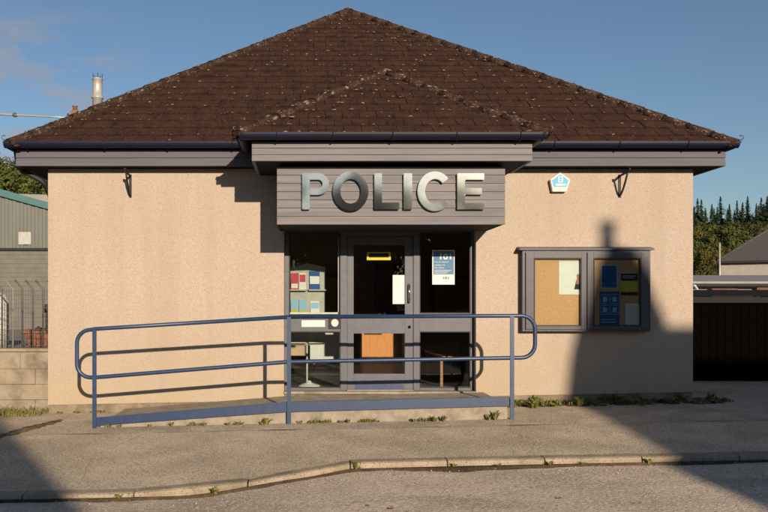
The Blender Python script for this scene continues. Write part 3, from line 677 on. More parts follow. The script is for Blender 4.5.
def letter(ch):
    mb = MB(); c = 2 * math.pi
    if ch == 'P':
        x0, x1 = lx(302), lx(329); H = zh - zl; zm = zl + H * .40; r = (zh - zm) / 2; cz = (zh + zm) / 2; n = 14
        bx = x1 - r; sb = st * .85; ri = r - sb
        o = [(x0, zm), (x0 + st, zm), (bx, zm)] + [(bx + r * math.sin(math.pi * k / n), cz - r * math.cos(math.pi * k / n)) for k in range(1, n + 1)] + [(x0 + st, zh), (x0, zh), (x0, zm)]
        i = [(x0 + st, zm + sb), (x0 + st, zm + sb), (bx, zm + sb)] + [(bx + ri * math.sin(math.pi * k / n), cz - ri * math.cos(math.pi * k / n)) for k in range(1, n + 1)] + [(x0 + st, zh - sb), (x0 + st, zh - sb), (x0 + st, zm + sb)]
        strip(mb, o, i, skip=0)
        q = [(x0, zl), (x0 + st, zl), (x0 + st, zm), (x0, zm)]
        mb.face([(x, ly0, z) for x, z in q]); mb.face([(x, ly1, z) for x, z in q])
        for e_ in ((0, 1), (1, 2), (3, 0)): mb.face([(q[e_[0]][0], ly0, q[e_[0]][1]), (q[e_[1]][0], ly0, q[e_[1]][1]), (q[e_[1]][0], ly1, q[e_[1]][1]), (q[e_[0]][0], ly1, q[e_[0]][1])])
        bmesh.ops.remove_doubles(mb.b, verts=mb.b.verts[:], dist=.0005)
        bmesh.ops.dissolve_degenerate(mb.b, edges=mb.b.edges[:], dist=.0005)
    elif ch == 'O':
        cx, rx = (lx(332.6) + lx(368.3)) / 2, (lx(368.3) - lx(332.6)) / 2; rz_ = (lz(171.8) - lz(211.6)) / 2; cz = (lz(171.8) + lz(211.6)) / 2
        o, i = ring(cx, cz, rx, rz_, st, 0, c, 44); strip(mb, o, i); bmesh.ops.remove_doubles(mb.b, verts=mb.b.verts[:], dist=.0004)
    elif ch == 'L':
        x0, x1 = lx(374), lx(399); mb.prism([(x0, zl), (x1, zl), (x1, zl + st * .9), (x0 + st, zl + st * .9), (x0 + st, zh), (x0, zh)], ly0, ly1)
    elif ch == 'I':
        mb.prism([(lx(403.2), zl), (lx(411.8), zl), (lx(411.8), zh), (lx(403.2), zh)], ly0, ly1)
    elif ch == 'C':
        cx, rx = (lx(417) + lx(452)) / 2, (lx(452) - lx(417)) / 2; rz_ = (lz(171.8) - lz(211.6)) / 2; cz = (lz(171.8) + lz(211.6)) / 2
        a0 = R(40); o, i = ring(cx, cz, rx, rz_, st, a0, c - a0, 36); f0, g0, f1, g1 = strip(mb, o, i)
        mb.b.faces.new((f0[0], g0[0], g1[0], f1[0])); mb.b.faces.new((f0[-1], f1[-1], g1[-1], g0[-1]))
    else:
        x0, x1 = lx(456.6), lx(483.6); s = st * .86; zm = (zl + zh) / 2
        mb.prism([(x0, zl), (x1, zl), (x1, zl + s), (x0 + st, zl + s), (x0 + st, zm - s / 2), (x1 - .03, zm - s / 2), (x1 - .03, zm + s / 2), (x0 + st, zm + s / 2), (x0 + st, zh - s), (x1, zh - s), (x1, zh), (x0, zh)], ly0, ly1)
    bmesh.ops.recalc_face_normals(mb.b, faces=mb.b.faces[:])
    sharp = [e for e in mb.b.edges if len(e.link_faces) == 2 and e.calc_face_angle() > .9]
    bmesh.ops.bevel(mb.b, geom=sharp, offset=.006, segments=2, affect='EDGES', clamp_overlap=True)
    o = mb.build('letter', M['steel'], t)
    return o
for ch in 'POLICE':
    letter(ch)['label'] = 'steel letter ' + ch

# ================================================================== RAMP AND RAILING
RY = -1.30; RD = CD + RY
def rX(p): return (p - VX) * RD / F
def rZ(p): return EYE + (VY - p) * RD / F
x0, xm, x1 = rX(100), rX(287), rX(508)
b = MB()
b.prism([(x0, -.4), (xm, -.4), (xm, rZ(409)), (x0, rZ(424))], RY + .03, -.004)
b.prism([(xm, -.4), (x1, -.4), (x1, rZ(405)), (xm, rZ(409))], RY + .03, -.004)
tag(b.build('access_ramp', M['concrete']), 'low concrete access ramp along the foot of the front wall', 'ramp')
t = thing('handrail', (rX(289), RY, 0), 'blue tubular steel handrail along the access ramp', 'handrail')
b = MB(); th = .012
for (a, az0, az1, c, cz0, cz1) in ((x0 - .04, rZ(425.5), rZ(417.5), xm, rZ(412), rZ(402)), (xm, rZ(412), rZ(402), x1 + .02, rZ(406), rZ(396.8))):
    b.hull([(a, RY - th, az0), (c, RY - th, cz0), (c, RY + .025, cz0), (a, RY + .025, az0), (a, RY - th, az1), (c, RY - th, cz1), (c, RY + .025, cz1), (a, RY + .025, az1)])
b.build('edge_plate', M['blue'], t, bevel=.003)
def railline(p_top, p_mid, tube):
    pass
tl, tm, tr = (rX(95), rZ(329)), (rX(289), rZ(317)), (rX(511), rZ(315.8))
ml, mm_, mr_ = (rX(95), rZ(377.5)), (rX(289), rZ(361.8)), (rX(511), rZ(358))
def arc(c, r, a0, a1, n=8): return [(c[0] + r * math.cos(R(a0 + (a1 - a0) * k / n)), c[1] + r * math.sin(R(a0 + (a1 - a0) * k / n))) for k in range(n + 1)]
rl = .17
xl = rX(77); xr = rX(535)
loop = [tl if False else (tl[0] + .02, tl[1])]
pts2 = [tm, (tl[0], tl[1] )] + arc((xl + rl, tl[1] - rl - .01), rl, 90, 180) + arc((xl + rl, ml[1] + rl), rl, 180, 270) + [(ml[0], ml[1]), mm_]
ptsR = [mm_, (mr_[0] - .02, mr_[1])] + arc((xr - rl, mr_[1] + rl + .003), rl, 270, 360) + arc((xr - rl, tr[1] - rl), rl, 0, 90) + [(tr[0] - .02, tr[1]), tm]
b = MB(); full = pts2 + ptsR[1:-1]
b.tube([(x, RY, z) for x, z in pts2 + ptsR[1:]], .0255, 14); b.build('rail_loop', M['blue'], t)
for (p, pt, pb) in ((95, 330, 429.5), (289, 317, 427), (511.5, 316, 421.5)):
    x = rX(p); b = MB(); b.box(x - .026, x + .026, RY - .034, RY - .018, rZ(pb), rZ(pt))
    b.box(x - .006, x + .006, RY - .018, RY + .03, rZ(pb), rZ(pt) - .035)
    b.build('post', M['blue'], t, bevel=.003)

# ================================================================== THINGS ON THE WALL
# notice board
ND = 10.58; NY = ND - CD
def nX(p): return (p - VX) * ND / F
def nZ(p): return EYE + (VY - p) * ND / F
t = thing('notice_board', ((nX(522) + nX(650)) / 2, 0, nZ(331)), 'double glazed lilac grey notice board on the right of the front wall', 'notice board')
b = MB(); bx = (nX(522.5), nX(650.5), nZ(331.5), nZ(250.5))
b.box(bx[0], bx[0] + .035, NY, -.003, bx[2], bx[3]); b.box(bx[1] - .035, bx[1], NY, -.003, bx[2], bx[3]); b.box(bx[0] + .035, bx[1] - .035, NY, -.003, bx[2], bx[2] + .035); b.box(bx[0] + .035, bx[1] - .035, NY, -.003, bx[3] - .03, bx[3])
b.build('case', M['nframe'], t, bevel=.003)
b = MB(); b.hull([(nX(519), NY - .035, bx[3] + .004), (nX(653.5), NY - .035, bx[3] + .004), (nX(653.5), -.003, bx[3] + .004), (nX(519), -.003, bx[3] + .004), (nX(519), NY - .035, bx[3] + .03), (nX(653.5), NY - .035, bx[3] + .03), (nX(653.5), -.003, bx[3] + .06), (nX(519), -.003, bx[3] + .06)]); b.build('hood', M['nframe'], t, bevel=.003)
b = MB(); b.box(bx[0] + .036, bx[1] - .036, -.10, -.085, bx[2] + .036, bx[3] - .031); b.build('cork_backing', M['cork'], t)
CY = -.1008
for (o0, o1, g0, g1) in ((525.5, 586, 533.5, 581), (587, 647.5, 593, 640.5)):
    b = MB(); X0, X1, Z0, Z1 = nX(o0), nX(o1), nZ(329.5), nZ(252.5); a0, a1, c0, c1 = nX(g0), nX(g1), nZ(326), nZ(258)
    yy0, yy1 = NY - .022, NY - .002
    b.box(X0, a0, yy0, yy1, Z0, Z1); b.box(a1, X1, yy0, yy1, Z0, Z1); b.box(a0, a1, yy0, yy1, Z0, c0); b.box(a0, a1, yy0, yy1, c1, Z1)
    dd = b.build('glazed_door', M['nframe'], t, bevel=.004)
    b = MB(); w = .014
    b.box(a0 + .0005, a0 + w, yy0 - .003, yy1, c0, c1); b.box(a1 - w, a1 - .0005, yy0 - .003, yy1, c0, c1); b.box(a0 + w, a1 - w, yy0 - .003, yy1, c0, c0 + w); b.box(a0 + w, a1 - w, yy0 - .003, yy1, c1 - w, c1); b.build('bead', M['framedark'], dd)
    b = MB(); b.box(a0 + w, a1 - w, yy0 + .006, yy0 + .010, c0 + w, c1 - w); b.build('pane', M['glass'], dd)
CYs = -.104
def nsheet(px0, py0, px1, py1, m, label, name='poster'): # at the cork plane
    k = (CD + CYs) / F
    X0, X1, Z0, Z1 = (px0 - VX) * k, (px1 - VX) * k, EYE + (VY - py1) * k, EYE + (VY - py0) * k
    return sheet(name, X0, X1, Z0, Z1, CYs, m, label, 'poster', 'papers pinned in the notice board'), X0, X1, Z0, Z1
t2, a, c, z0, z1 = nsheet(559, 261, 581.5, 294.5, M['paper'], 'white poster with a brown figure in the left notice board window')
print_rects(t2, [(a + .03, c - .14 + .02 * (k % 3), z1 - .06 - .03 * k, z1 - .052 - .03 * k) for k in range(11)], M['flue'], CYs, 'text_lines')
b = MB(); b.prism([(c - .095, z0 + .09), (c - .006, z0 + .08), (c - .012, z0 + .24), (c - .06, z0 + .24), (c - .085, z0 + .17)], CYs - .001, CYs - .0004); b.prism([(c - .045 + .024 * math.cos(q), z0 + .262 + .03 * math.sin(q)) for q in [math.pi * 2 * k / 12 for k in range(12)]], CYs - .002, CYs - .0012); b.build('figure', M['skin'], t2)
b = MB(); b.prism([(c - .105, z0 + .075), (c - .02, z0 + .07), (c - .03, z0 + .14), (c - .085, z0 + .15)], CYs - .003, CYs - .0022); b.build('garment', M['ink'], t2)
t2, a, c, z0, z1 = nsheet(601, 265, 617.5, 288.5, M['lblue'], 'deep blue poster with pale border in the right notice board window')
print_rects(t2, [(a + .014, c - .014, z0 + .014, z1 - .014)], M['dblue'], CYs)
t2, a, c, z0, z1 = nsheet(599.5, 291.5, 619.5, 326, M['dblue'], 'blue sheet with four pale boxes below the deep blue poster')
w = (c - a)
rects = []
for i in range(2):
    for j in range(2):
        xx = a + .015 + i * (w / 2 - .004); zz = z1 - .025 - .15 * (j + 1); rects += [(xx, xx + w / 2 - .02, zz, zz + .006), (xx, xx + w / 2 - .02, zz + .128, zz + .134), (xx, xx + .005, zz, zz + .13), (xx + w / 2 - .025, xx + w / 2 - .02, zz, zz + .13), (xx + .03, xx + w / 2 - .05, zz + .03, zz + .10)]
rects += [(a + .02, c - .04, z0 + .05, z0 + .062), (a + .02, c - .06, z0 + .085, z0 + .097)]
print_rects(t2, rects, M['lblue'], CYs)
t2, a, c, z0, z1 = nsheet(621, 273.5, 638, 295.5, M['yellow'], 'yellow poster with black bands in the right notice board window')
print_rects(t2, [(a - .0, c, z1 - .105, z1 - .002)], M['ink'], CYs, 'black_band'); print_rects(t2, [(a, c, z0 + .002, z0 + .05)], M['ink'], CYs, 'black_band'); print_rects(t2, [(a + .02, c - .03, z1 - .04, z1 - .03), (a + .02, c - .05, z1 - .065, z1 - .055)], M['flue'], CYs - .001, 'text_lines')
t2, a, c, z0, z1 = nsheet(625.5, 303.5, 640, 327.5, M['paper'], 'white sheet in the lower right corner of the notice board')
print_rects(t2, [(a + .025, c - .03 - .02 * (k % 2), z1 - .04 - .03 * k, z1 - .035 - .03 * k) for k in range(9)], M['flue'], CYs)

# alarm box: a white pentagon with a blue badge
AY = -.075; ad = CD + AY
def aX(p): return (p - VX) * ad / F
def aZ(p): return EYE + (VY - p) * ad / F
t = thing('alarm_box', (aX(560), 0, aZ(191.5)), 'small white and blue pentagonal alarm box high on the wall', 'alarm')
outer = [(552.8, 191.5), (566.8, 191.5), (570.3, 179.5), (560.2, 172.3), (550.3, 179.5)]
b = MB(); b.prism([(aX(x), aZ(y)) for x, y in outer], AY, -.003); b.build('case', M['white'], t, bevel=.006)
b = MB(); b.prism([(aX(x), aZ(y)) for x, y in [(553.8, 186.8), (566.4, 186.8), (568.6, 180.2), (560.2, 174.3), (552, 180.2)]], AY - .003, AY - .0008); b.build('badge', mat('alarm_blue', (.05, .32, .55), rough=.5), t)
b = MB(); b.box(aX(555.5), aX(565.5), AY - .006, AY - .0036, aZ(185.7), aZ(183.6))
for (u0, u1, v0, v1) in ((558, 559, 176.5, 182.5), (561.8, 562.8, 176.5, 182.5), (559, 561.8, 176.5, 177.4), (559, 561.8, 181.6, 182.5), (559.6, 561.2, 179, 180.2)): b.box(aX(u0), aX(u1), AY - .006, AY - .0036, aZ(v1), aZ(v0))
b.build('emblem', M['white'], t)
# hanging basket brackets
def bracket(px_, lab):
    x = (px_ - VX) * CD / F; zt_, zb = EYE + (VY - 176) * CD / F, EYE + (VY - 197.5) * CD / F
    t = thing('hanging_basket_bracket', (x, 0, zb), lab, 'bracket', 'iron brackets under the eaves')
    b = MB(); b.box(x - .018, x + .018, -.012, -.002, zb, zt_ + .02); b.build('wall_bar', M['iron'], t)
    b = MB(); b.tube([(x, -.012, zt_), (x, -.30, zt_ + .015), (x, -.33, zt_ + .03), (x, -.34, zt_ + .055)], .016, 8); b.build('arm', M['iron'], t)
    b = MB(); b.tube([(x, -.012, zb + .02), (x, -.06, zb + .05)] + [(x, -.06 - .2 * k / 6, zb + .05 + (zt_ - zb - .06) * (k / 6) ** 1.3) for k in range(1, 7)], .014, 8); b.build('scroll', M['iron'], t)
bracket(130.5, 'black iron hanging basket bracket high on the left of the wall')
bracket(619.5, 'black iron hanging basket bracket above the notice board')

# ================================================================== LEFT BACKGROUND
# low block wall beside the station
b = MB(); d = 10.95; Y = d - CD; zt = at(0, 351, d).z
bl = random.Random(5)
row = 0; z = -.35
while z < zt - .05:
    h = min(.225, zt - z); x = -9.0 + (row % 2) * .22
    while x < XL - .01:
        x2 = min(x + .44, XL - .012); dy = bl.uniform(-.008, .008)
        if x2 - x > .03: b.box(x, x2 - .006, Y + dy, Y + .2, z, z + h - .008)
        x += .44
    z += .225; row += 1
b.box(-9, XL - .014, Y + .018, Y + .19, -.35, zt - .012)
b.box(-9, XL - .013, Y - .02, Y + .22, zt - .006, zt + .035)
tag(b.build('block_wall', M['block']), 'low weathered block wall left of the station', 'wall')
# shed
d = 40; Y = d - CD
t = thing('industrial_shed', (-22, Y, 0), 'grey-green clad shed with teal gable trim on the far left', 'shed')
def roofz(x): return at(0, 195, d).z - (x - at(0, 0, d).x) * (13 / 47.)
xl, xr = -31.0, -9.0; xa = -22.0; zc = at(0, 248, d).z
b = MB(); x = xl
while x < xr:
    for (o0, o1, yo) in ((0, .16, 0), (.16, .20, -.05), (.20, .36, -.05), (.36, .40, 0)):
        xx0, xx1 = x + o0, min(x + o1, xr)
        if xx1 <= xx0: continue
        ya = Y + (0 if o0 in (0, .36) and False else (0 if o0 == 0 else (-.05 if o0 in (.2,) else (0 if o0 == .16 else -.05))))
        yb = Y + (0 if o0 in (0, .36) else -.05)
        zz = lambda q: roofz(max(q, 2 * xa - q))
        b.face([(xx0, ya, zc), (xx1, yb, zc), (xx1, yb, zz(xx1)), (xx0, ya, zz(xx0))])
    x += .40
b.build('cladding', M['clad'], t)
b = MB()
for i in range(18):
    z = -.1 + .24 * i
    if z + .235 < zc: b.box(xl, xr, Y + .03, Y + .3, z, z + .23)
b.box(xl, xr, Y + .05, Y + .3, -.1, zc + .1); b.build('block_base', M['greyblock'], t)
b = MB(); b.box(xl, xr, Y - .08, Y + .02, zc - .14, zc - .01); b.build('base_flashing', M['ink'], t)
b = MB(); za, ze = roofz(xa), roofz(xr)
for s in (1, -1):
    xe = xa + (xr - xa + .3) * s; ze2 = roofz(xr + .3)
    b.prism([(xa, za - .05), (xe, ze2 - .05), (xe, ze2 + .32), (xa, za + .32)], Y - .2, Y - .06)
b.build('gable_trim', M['teal'], t)
b = MB()
for s in (1, -1):
    xe = xa + (xr - xa + .3) * s; ze2 = roofz(xr + .3)
    b.prism([(xa, za + .22), (xe, ze2 + .22), (xe, ze2 + .3), (xa, za + .3)], Y - .05, Y + 20)
b.build('roof', M['cladroof'], t)
b = MB(); p0, p1 = at(18.5, 244.5, d - .1), at(31, 232, d - .1); b.box(p0.x, p1.x, Y - .11, Y - .06, p0.z, p1.z); sg = b.build('sign_plate', M['flue'], None)
tag(sg, 'white square plate on the shed cladding', 'sign')
# second shed roof behind
d2 = 62; t = thing('far_shed', (-25, d2 - CD, 0), 'pale roofed shed behind the teal trimmed shed', 'shed')
b = MB(); b.prism([(-40, at(0, 188, d2).z), (at(60, 0, d2).x, at(0, 195, d2).z), (at(60, 0, d2).x, 0), (-40, 0)], d2 - CD, d2 - CD + 12); b.build('wall', M['cladroof'], t)
b = MB(); b.hull([(-41, d2 - CD - .4, at(0, 195, d2).z), (at(64, 0, d2).x, d2 - CD - .4, at(0, 203, d2).z), (at(64, 0, d2).x, d2 - CD + 13, at(0, 196, d2).z), (-41, d2 - CD + 13, at(0, 183, d2).z), (-41, d2 - CD - .4, at(0, 194, d2).z), (at(64, 0, d2).x, d2 - CD - .4, at(0, 202, d2).z), (at(64, 0, d2).x, d2 - CD + 13, at(0, 195, d2).z), (-41, d2 - CD + 13, at(0, 182, d2).z)]); b.build('roof', M['tin'], t)
# mesh fence with cranked posts
d = 22; Y = d - CD; zt = at(0, 289, d).z
t = thing('mesh_fence', (-8, Y, 0), 'galvanised mesh fence with cranked posts behind the block wall', 'fence')
for px_ in (-32, -14, 2, 13, 22.5, 33, 43, 55):
    x = at(px_, 0, d).x; b = MB(); b.tube([(x, Y, -.1), (x, Y, zt), (x - .2, Y - .06, zt + .26)], .028, 7); b.build('post', M['galv'] if px_ != 13 else M['cladroof'], t)
b = MB(); x = at(-34, 0, d).x
while x < at(58, 0, d).x:
    b.box(x - .004, x + .004, Y - .004, Y + .004, 0, zt); x += .07
z = .05
while z < zt: b.box(at(-34, 0, d).x, at(58, 0, d).x, Y + .005, Y + .012, z - .004, z + .004); z += .16
for dz_ in (.08, .18): b.box(at(-34, 0, d).x - .1, at(58, 0, d).x - .1, Y - .05, Y - .042, zt + dz_ - .004, zt + dz_ + .004)
b.build('mesh_panel', M['galv'], t)
# white tank
d = 23.5; c = at(0, 0, d)
t = thing('storage_tank', (c.x - .25, d - CD, 0), 'white upright storage tank behind the mesh fence', 'tank')
b = MB(); rt = .5; zt = at(0, 292, d).z; b.lathe((c.x - .25, d - CD, 0), [(rt, .15), (rt, zt * .35), (rt * 1.02, zt * .36), (rt, zt * .37), (rt, zt * .85), (rt * .8, zt * .95), (rt * .3, zt), (.1, zt + .02)], 22); b.build('shell', M['white'], t)
b = MB(); b.lathe((c.x - .25, d - CD, 0), [(rt * 1.15, -.03), (rt * 1.15, .15)], 22); b.build('base', M['concrete'], t)
# rusty red stack
d = 25; p0, p1 = at(28, 350, d), at(50, 334, d)
t = thing('rusty_skip', (p0.x, d - CD, 0), 'rust red skip of scrap behind the mesh fence', 'skip')
b = MB(); b.hull([(p0.x + .1, d - CD, 0), (p1.x - .1, d - CD, 0), (p1.x - .1, d - CD + 1.2, 0), (p0.x + .1, d - CD + 1.2, 0), (p0.x - .15, d - CD - .1, .5), (p1.x + .15, d - CD - .1, .5), (p1.x + .15, d - CD + 1.3, .5), (p0.x - .15, d - CD + 1.3, .5)]); b.build('hopper', M['rust'], t)
b = MB(); b.box(p0.x - .18, p1.x + .18, d - CD - .15, d - CD - .09, .44, .53)
for k in range(4): xx = p0.x + (p1.x - p0.x) * (k + .5) / 4; b.box(xx - .03, xx + .03, d - CD - .13, d - CD - .0, .05, .44)
b.build('ribs', M['rust'], t)
b = MB()
for k in range(10): b.blob((random.uniform(p0.x, p1.x), d - CD + random.uniform(.2, 1), .52), .15, .15, .1, 1, .4)
b.build('scrap', M['dirt'], t)
b = MB(); b.tube([at(47, 331, 24.6), at(47, 312, 24.6)], .05, 8); b.lathe(at(47, 313, 24.6), [(.1, 0), (.13, .1), (.08, .28), (.02, .3)], 10)
tag(b.build('bollard', M['ink']), 'dark bollard beside the station corner in the yard', 'bollard')

# ================================================================== RIGHT BACKGROUND
d = 12.8; Y = d - CD; x0 = XR + .02; zb = .15; zt = at(0, 297, d).z
t = thing('timber_fence', (9, Y, zb), 'black stained timber fence right of the station', 'fence')
b = MB(); x = x0; fr_ = random.Random(9)
while x < 14:
    w = .135; b.box(x, x + w - .008, Y + fr_.uniform(-.004, .004), Y + .022, zb + .02, zt - fr_.uniform(0, .012)); x += w
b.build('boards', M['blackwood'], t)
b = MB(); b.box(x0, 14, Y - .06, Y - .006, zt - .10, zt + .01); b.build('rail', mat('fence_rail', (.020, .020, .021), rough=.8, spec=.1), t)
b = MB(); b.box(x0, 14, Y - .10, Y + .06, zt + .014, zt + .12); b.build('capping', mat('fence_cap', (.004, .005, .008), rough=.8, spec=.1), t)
for x in (7.75, 9.6, 11.5):
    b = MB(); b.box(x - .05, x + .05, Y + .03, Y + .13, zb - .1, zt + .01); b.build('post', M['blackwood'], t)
b = MB(); b.box(x0 + .03, 14, Y - .12, Y + .14, -.2, zb + .015); b.build('gravel_board', M['concrete'], t)
# flat roofed building and pyramid roofed house beyond
d = 26; Y = d - CD
t = thing('flat_roofed_store', (16, Y, 0), 'low flat-roofed store behind the black fence', 'building')
xa, xb_ = at(640, 0, d).x, 30
ze = at(0, 283.5, d).z
b = MB(); b.box(xa + .2, xb_, Y + .3, Y + 7, 0, ze - .02); b.build('wall', M['harl'], t)
b = MB(); b.hull([(xa, Y, ze), (xb_, Y, ze), (xb_, Y + 7, ze + .45), (xa, Y + 7, ze + .45), (xa, Y, ze + .07), (xb_, Y, ze + .07), (xb_, Y + 7, ze + .52), (xa, Y + 7, ze + .52)]); b.build('roof', M['tin'], t)
b = MB(); b.box(xa + .02, xb_, Y - .03, Y + .3, ze - .10, ze - .004); b.build('eaves_board', M['ink'], t)
b = MB()
for (a, c, z0, z1) in ((712, 738, 288.5, 294), (738.5, 753, 290, 294), (757, 768, 287.5, 293), (760, 790, 291, 294)):
    p, q = at(a, z1, d - .6), at(c, z0, d - .6); b.box(p.x, q.x, Y - .6, Y - .3, p.z - .9, q.z)
tag(b.build('red_pallets', mat('dull_red', (.13, .055, .045), (.09, .04, .035), 6)), 'dull red pallets stacked against the flat-roofed store', 'pallets')
b = MB(); b.tube([at(697, 293, d - .3), at(697, 289, d - .3), at(695, 286, d - .3), at(693, 285, d - .3)], .05, 8); tag(b.build('vent_pipe', M['flue']), 'pale bent pipe beside the station corner', 'pipe')
d = 42; Y = d - CD
c0 = at(720, 262.5, d); t = thing('white_cottage', (c0.x, Y, 0), 'white cottage with grey slate hipped roof on the far right', 'house')
xa, xb_, ze, o_ = c0.x, c0.x + 12, c0.z, .15
b = MB(); b.box(xa, xb_, Y, Y + 9, 0, ze); b.build('wall', M['harl'], t)
e = [(xa - o_, Y - o_, ze), (xb_ + o_, Y - o_, ze), (xb_ + o_, Y + 9 + o_, ze), (xa - o_, Y + 9 + o_, ze)]; e2 = [(x, y, z + .1) for x, y, z in e]
b = MB(); ap = (xa + 4.5, Y + 4.5, ze + 3.5); ap2 = (xb_ - 4.5, Y + 4.5, ze + 3.5)
for f in ([e2[0], e2[1], ap2, ap], [e2[1], e2[2], ap2], [e2[2], e2[3], ap, ap2], [e2[3], e2[0], ap], e[::-1]): b.face(f)
for i in range(4): b.face([e[i], e[(i + 1) % 4], e2[(i + 1) % 4], e2[i]])
bmesh.ops.remove_doubles(b.b, verts=b.b.verts[:], dist=.001)
rf = b.build('roof', M['slate'], t)
b = MB(); b.tube([e2[0], ap, ap2], .07, 6); b.build('ridge_tiles', M['slate'], rf)
b = MB(); b.box(xa - o_, xb_ + o_, Y - o_ - .08, Y - o_ - .003, ze - .06, ze + .07); b.build('gutter', M['ink'], t)
t.rotation_euler = (0, 0, R(-31))
b = MB(); q = at(720.5, 262, 41); b.tube([(q.x - .1, q.y - .1, 0), (q.x - .1, q.y - .1, at(0, 243, 41).z)], .045, 8); tag(b.build('mast_pole', M['flue']), 'thin pale pole beside the white cottage roof', 'pole')

# building hidden behind the left hip carrying a flue and a chimney pot, and the overhead cable
d = 23; t = thing('rear_building', (at(97, 0, d).x, d - CD + 2, 0), 'building behind the station whose flue shows over the roof', 'building')
b = MB(); b.box(-7.5, -1.5, d - CD, d - CD + 6, -.1, 4.2); b.build('wall', M['harl'], t)
b = MB(); b.prismx([(d - CD - .3, 4.2), (d - CD + 6.3, 4.2), (d - CD + 3, 6.85)], -7.7, -1.3); b.build('roof', M['slate'], t)
c = at(97.5, 0, d + 3); b = MB()
b.lathe((c.x, d - CD + 3, 0), [(.17, 5.3), (.17, at(0, 99, d + 3).z), (.21, at(0, 98.5, d + 3).z), (.21, at(0, 97, d + 3).z), (.17, at(0, 96.5, d + 3).z), (.165, at(0, 80, d + 3).z), (.19, at(0, 79.5, d + 3).z), (.19, at(0, 78.8, d + 3).z)], 18); fl = b.build('flue', M['flue'], t)
for a in range(5):
    b = MB(); b.tube([(c.x + .16 * math.cos(a * 1.256), d - CD + 3 + .16 * math.sin(a * 1.256), at(0, 79, d + 3).z), (c.x + .16 * math.cos(a * 1.256), d - CD + 3 + .16 * math.sin(a * 1.256), at(0, 74, d + 3).z)], .012, 5); b.build('guard_wire', M['iron'], fl)
c = at(75, 0, d + 3); b = MB(); b.box(c.x - .12, c.x + .12, d - CD + 2.85, d - CD + 3.1, 5.4, at(0, 111, d + 3).z); b.lathe((c.x, d - CD + 3, 0), [(.09, at(0, 111.2, d + 3).z), (.075, at(0, 107, d + 3).z), (.1, at(0, 106.6, d + 3).z), (.1, at(0, 106, d + 3).z)], 12); b.build('chimney_pot', M['pot'], t)
d = 11.1
b = MB(); p0, p1 = at(-160, 106, 12), at(66, 117.5, d)
pts = [p0.lerp(p1, k / 14) + Vector((0, 0, -.10 * 4 * (k / 14) * (1 - k / 14))) for k in range(15)]
pts = [p0.lerp(p1, k / 14) for k in range(15)]
b.tube(pts, [.019 - .009 * max(0, (k - 9) / 5) for k in range(15)], 8)
t = thing('overhead_cable', p1, 'pale overhead cable reaching the left hip of the roof', 'cable'); b.build('cable', M['flue'], t)
b = MB(); q = at(18, 114, 11.3); b.blob(p0.lerp(p1, (18 + 160) / 226.), .045, .035, .04, 1, .1); b.build('clamp', M['galv'], t)
b = MB(); b.tube([p1 + Vector((.03, 0, -.25)), p1 + Vector((.03, 0, .06))], .014, 6); b.build('hook', M['iron'], t)

# ================================================================== ACROSS THE STREET (casts the long shadows)
L0 = 24.0
def house_shadow(px): return px
t = thing('house', (14.5, -L0, 0), 'tall hipped stone house across the street with a big tapered chimney', 'house')
HX0, HX1, HY0, HY1, HE, HR = 8.2, 22, -L0 - 3.3, -L0 + 3.3, 5.2, 8.62
b = MB(); b.box(HX0 + .3, HX1 - .3, HY0 + .3, HY1 - .3, -.4, HE); b.build('wall', M['stone'], t)
b = MB(); r0, r1 = (11.75, -L0, HR), (19, -L0, HR)
e = [(HX0, HY0, HE), (HX1, HY0, HE), (HX1, HY1, HE), (HX0, HY1, HE)]
for f in ([e[0], e[1], r1, r0], [e[1], e[2], r1], [e[2], e[3], r0, r1], [e[3], e[0], r0], e[::-1]): b.face(f)
bmesh.ops.remove_doubles(b.b, verts=b.b.verts[:], dist=.001); rf = b.build('roof', M['slate'], t)
b = MB(); b.prism([(10.46, 7.0), (11.85, 7.0), (11.78, 8.6), (11.5, 9.2), (11.22, 9.62), (10.92, 9.62), (10.78, 9.1), (10.60, 8.3)], -L0 - .35, -L0 + .35); ch = b.build('chimney', M['stone'], t)
b = MB(); b.lathe((11.04, -L0, 9.6), [(.12, 0), (.10, .42), (.13, .44), (.13, .5)], 14); b.build('chimney_pot', M['pot'], ch)
def win(x, z, yy, par, w=1.0, h=1.4):
    b = MB(); b.box(x - w / 2, x + w / 2, yy + .003, yy + .05, z, z + h); f = b.build('window', M['white'], par)
    b = MB(); b.box(x - w / 2 + .08, x + w / 2 - .08, yy + .052, yy + .06, z + .08, z + h / 2 - .03); b.box(x - w / 2 + .08, x + w / 2 - .08, yy + .052, yy + .06, z + h / 2 + .03, z + h - .08); b.build('pane', M['framedark'], f)
for x in (10, 13, 16, 19): win(x, 3.3, HY1 - .3, t); win(x, .9, HY1 - .3, t)
t = thing('house', (1.95, -L0, 0), 'gable fronted stone house across the street', 'house')
ga, gw, ge = 2.22, 2.15, 4.85; gr = 7.32
b = MB(); b.prism([(ga - gw + .25, -.4), (ga + gw - .25, -.4), (ga + gw - .25, ge + .1), (ga, gr - .25), (ga - gw + .25, ge + .1)], -L0 - 8, -L0); b.build('wall', M['stone'], t)
b = MB()
for s in (1, -1): b.prism([(ga, gr), (ga + s * gw, ge), (ga + s * gw, ge - .12), (ga, gr - .16)], -L0 - 8.2, -L0 + .25)
b.build('roof', M['slate'], t); win(ga, .9, -L0, t); win(ga, 3.2, -L0, t, .9, 1.2)
b = MB(); b.box(-30, 30, -14.2, -13.9, -.3, 1.05); b.box(-30, 30, -14.25, -13.85, 1.055, 1.13); tag(b.build('garden_wall', M['stone']), 'low stone garden wall across the street', 'wall')

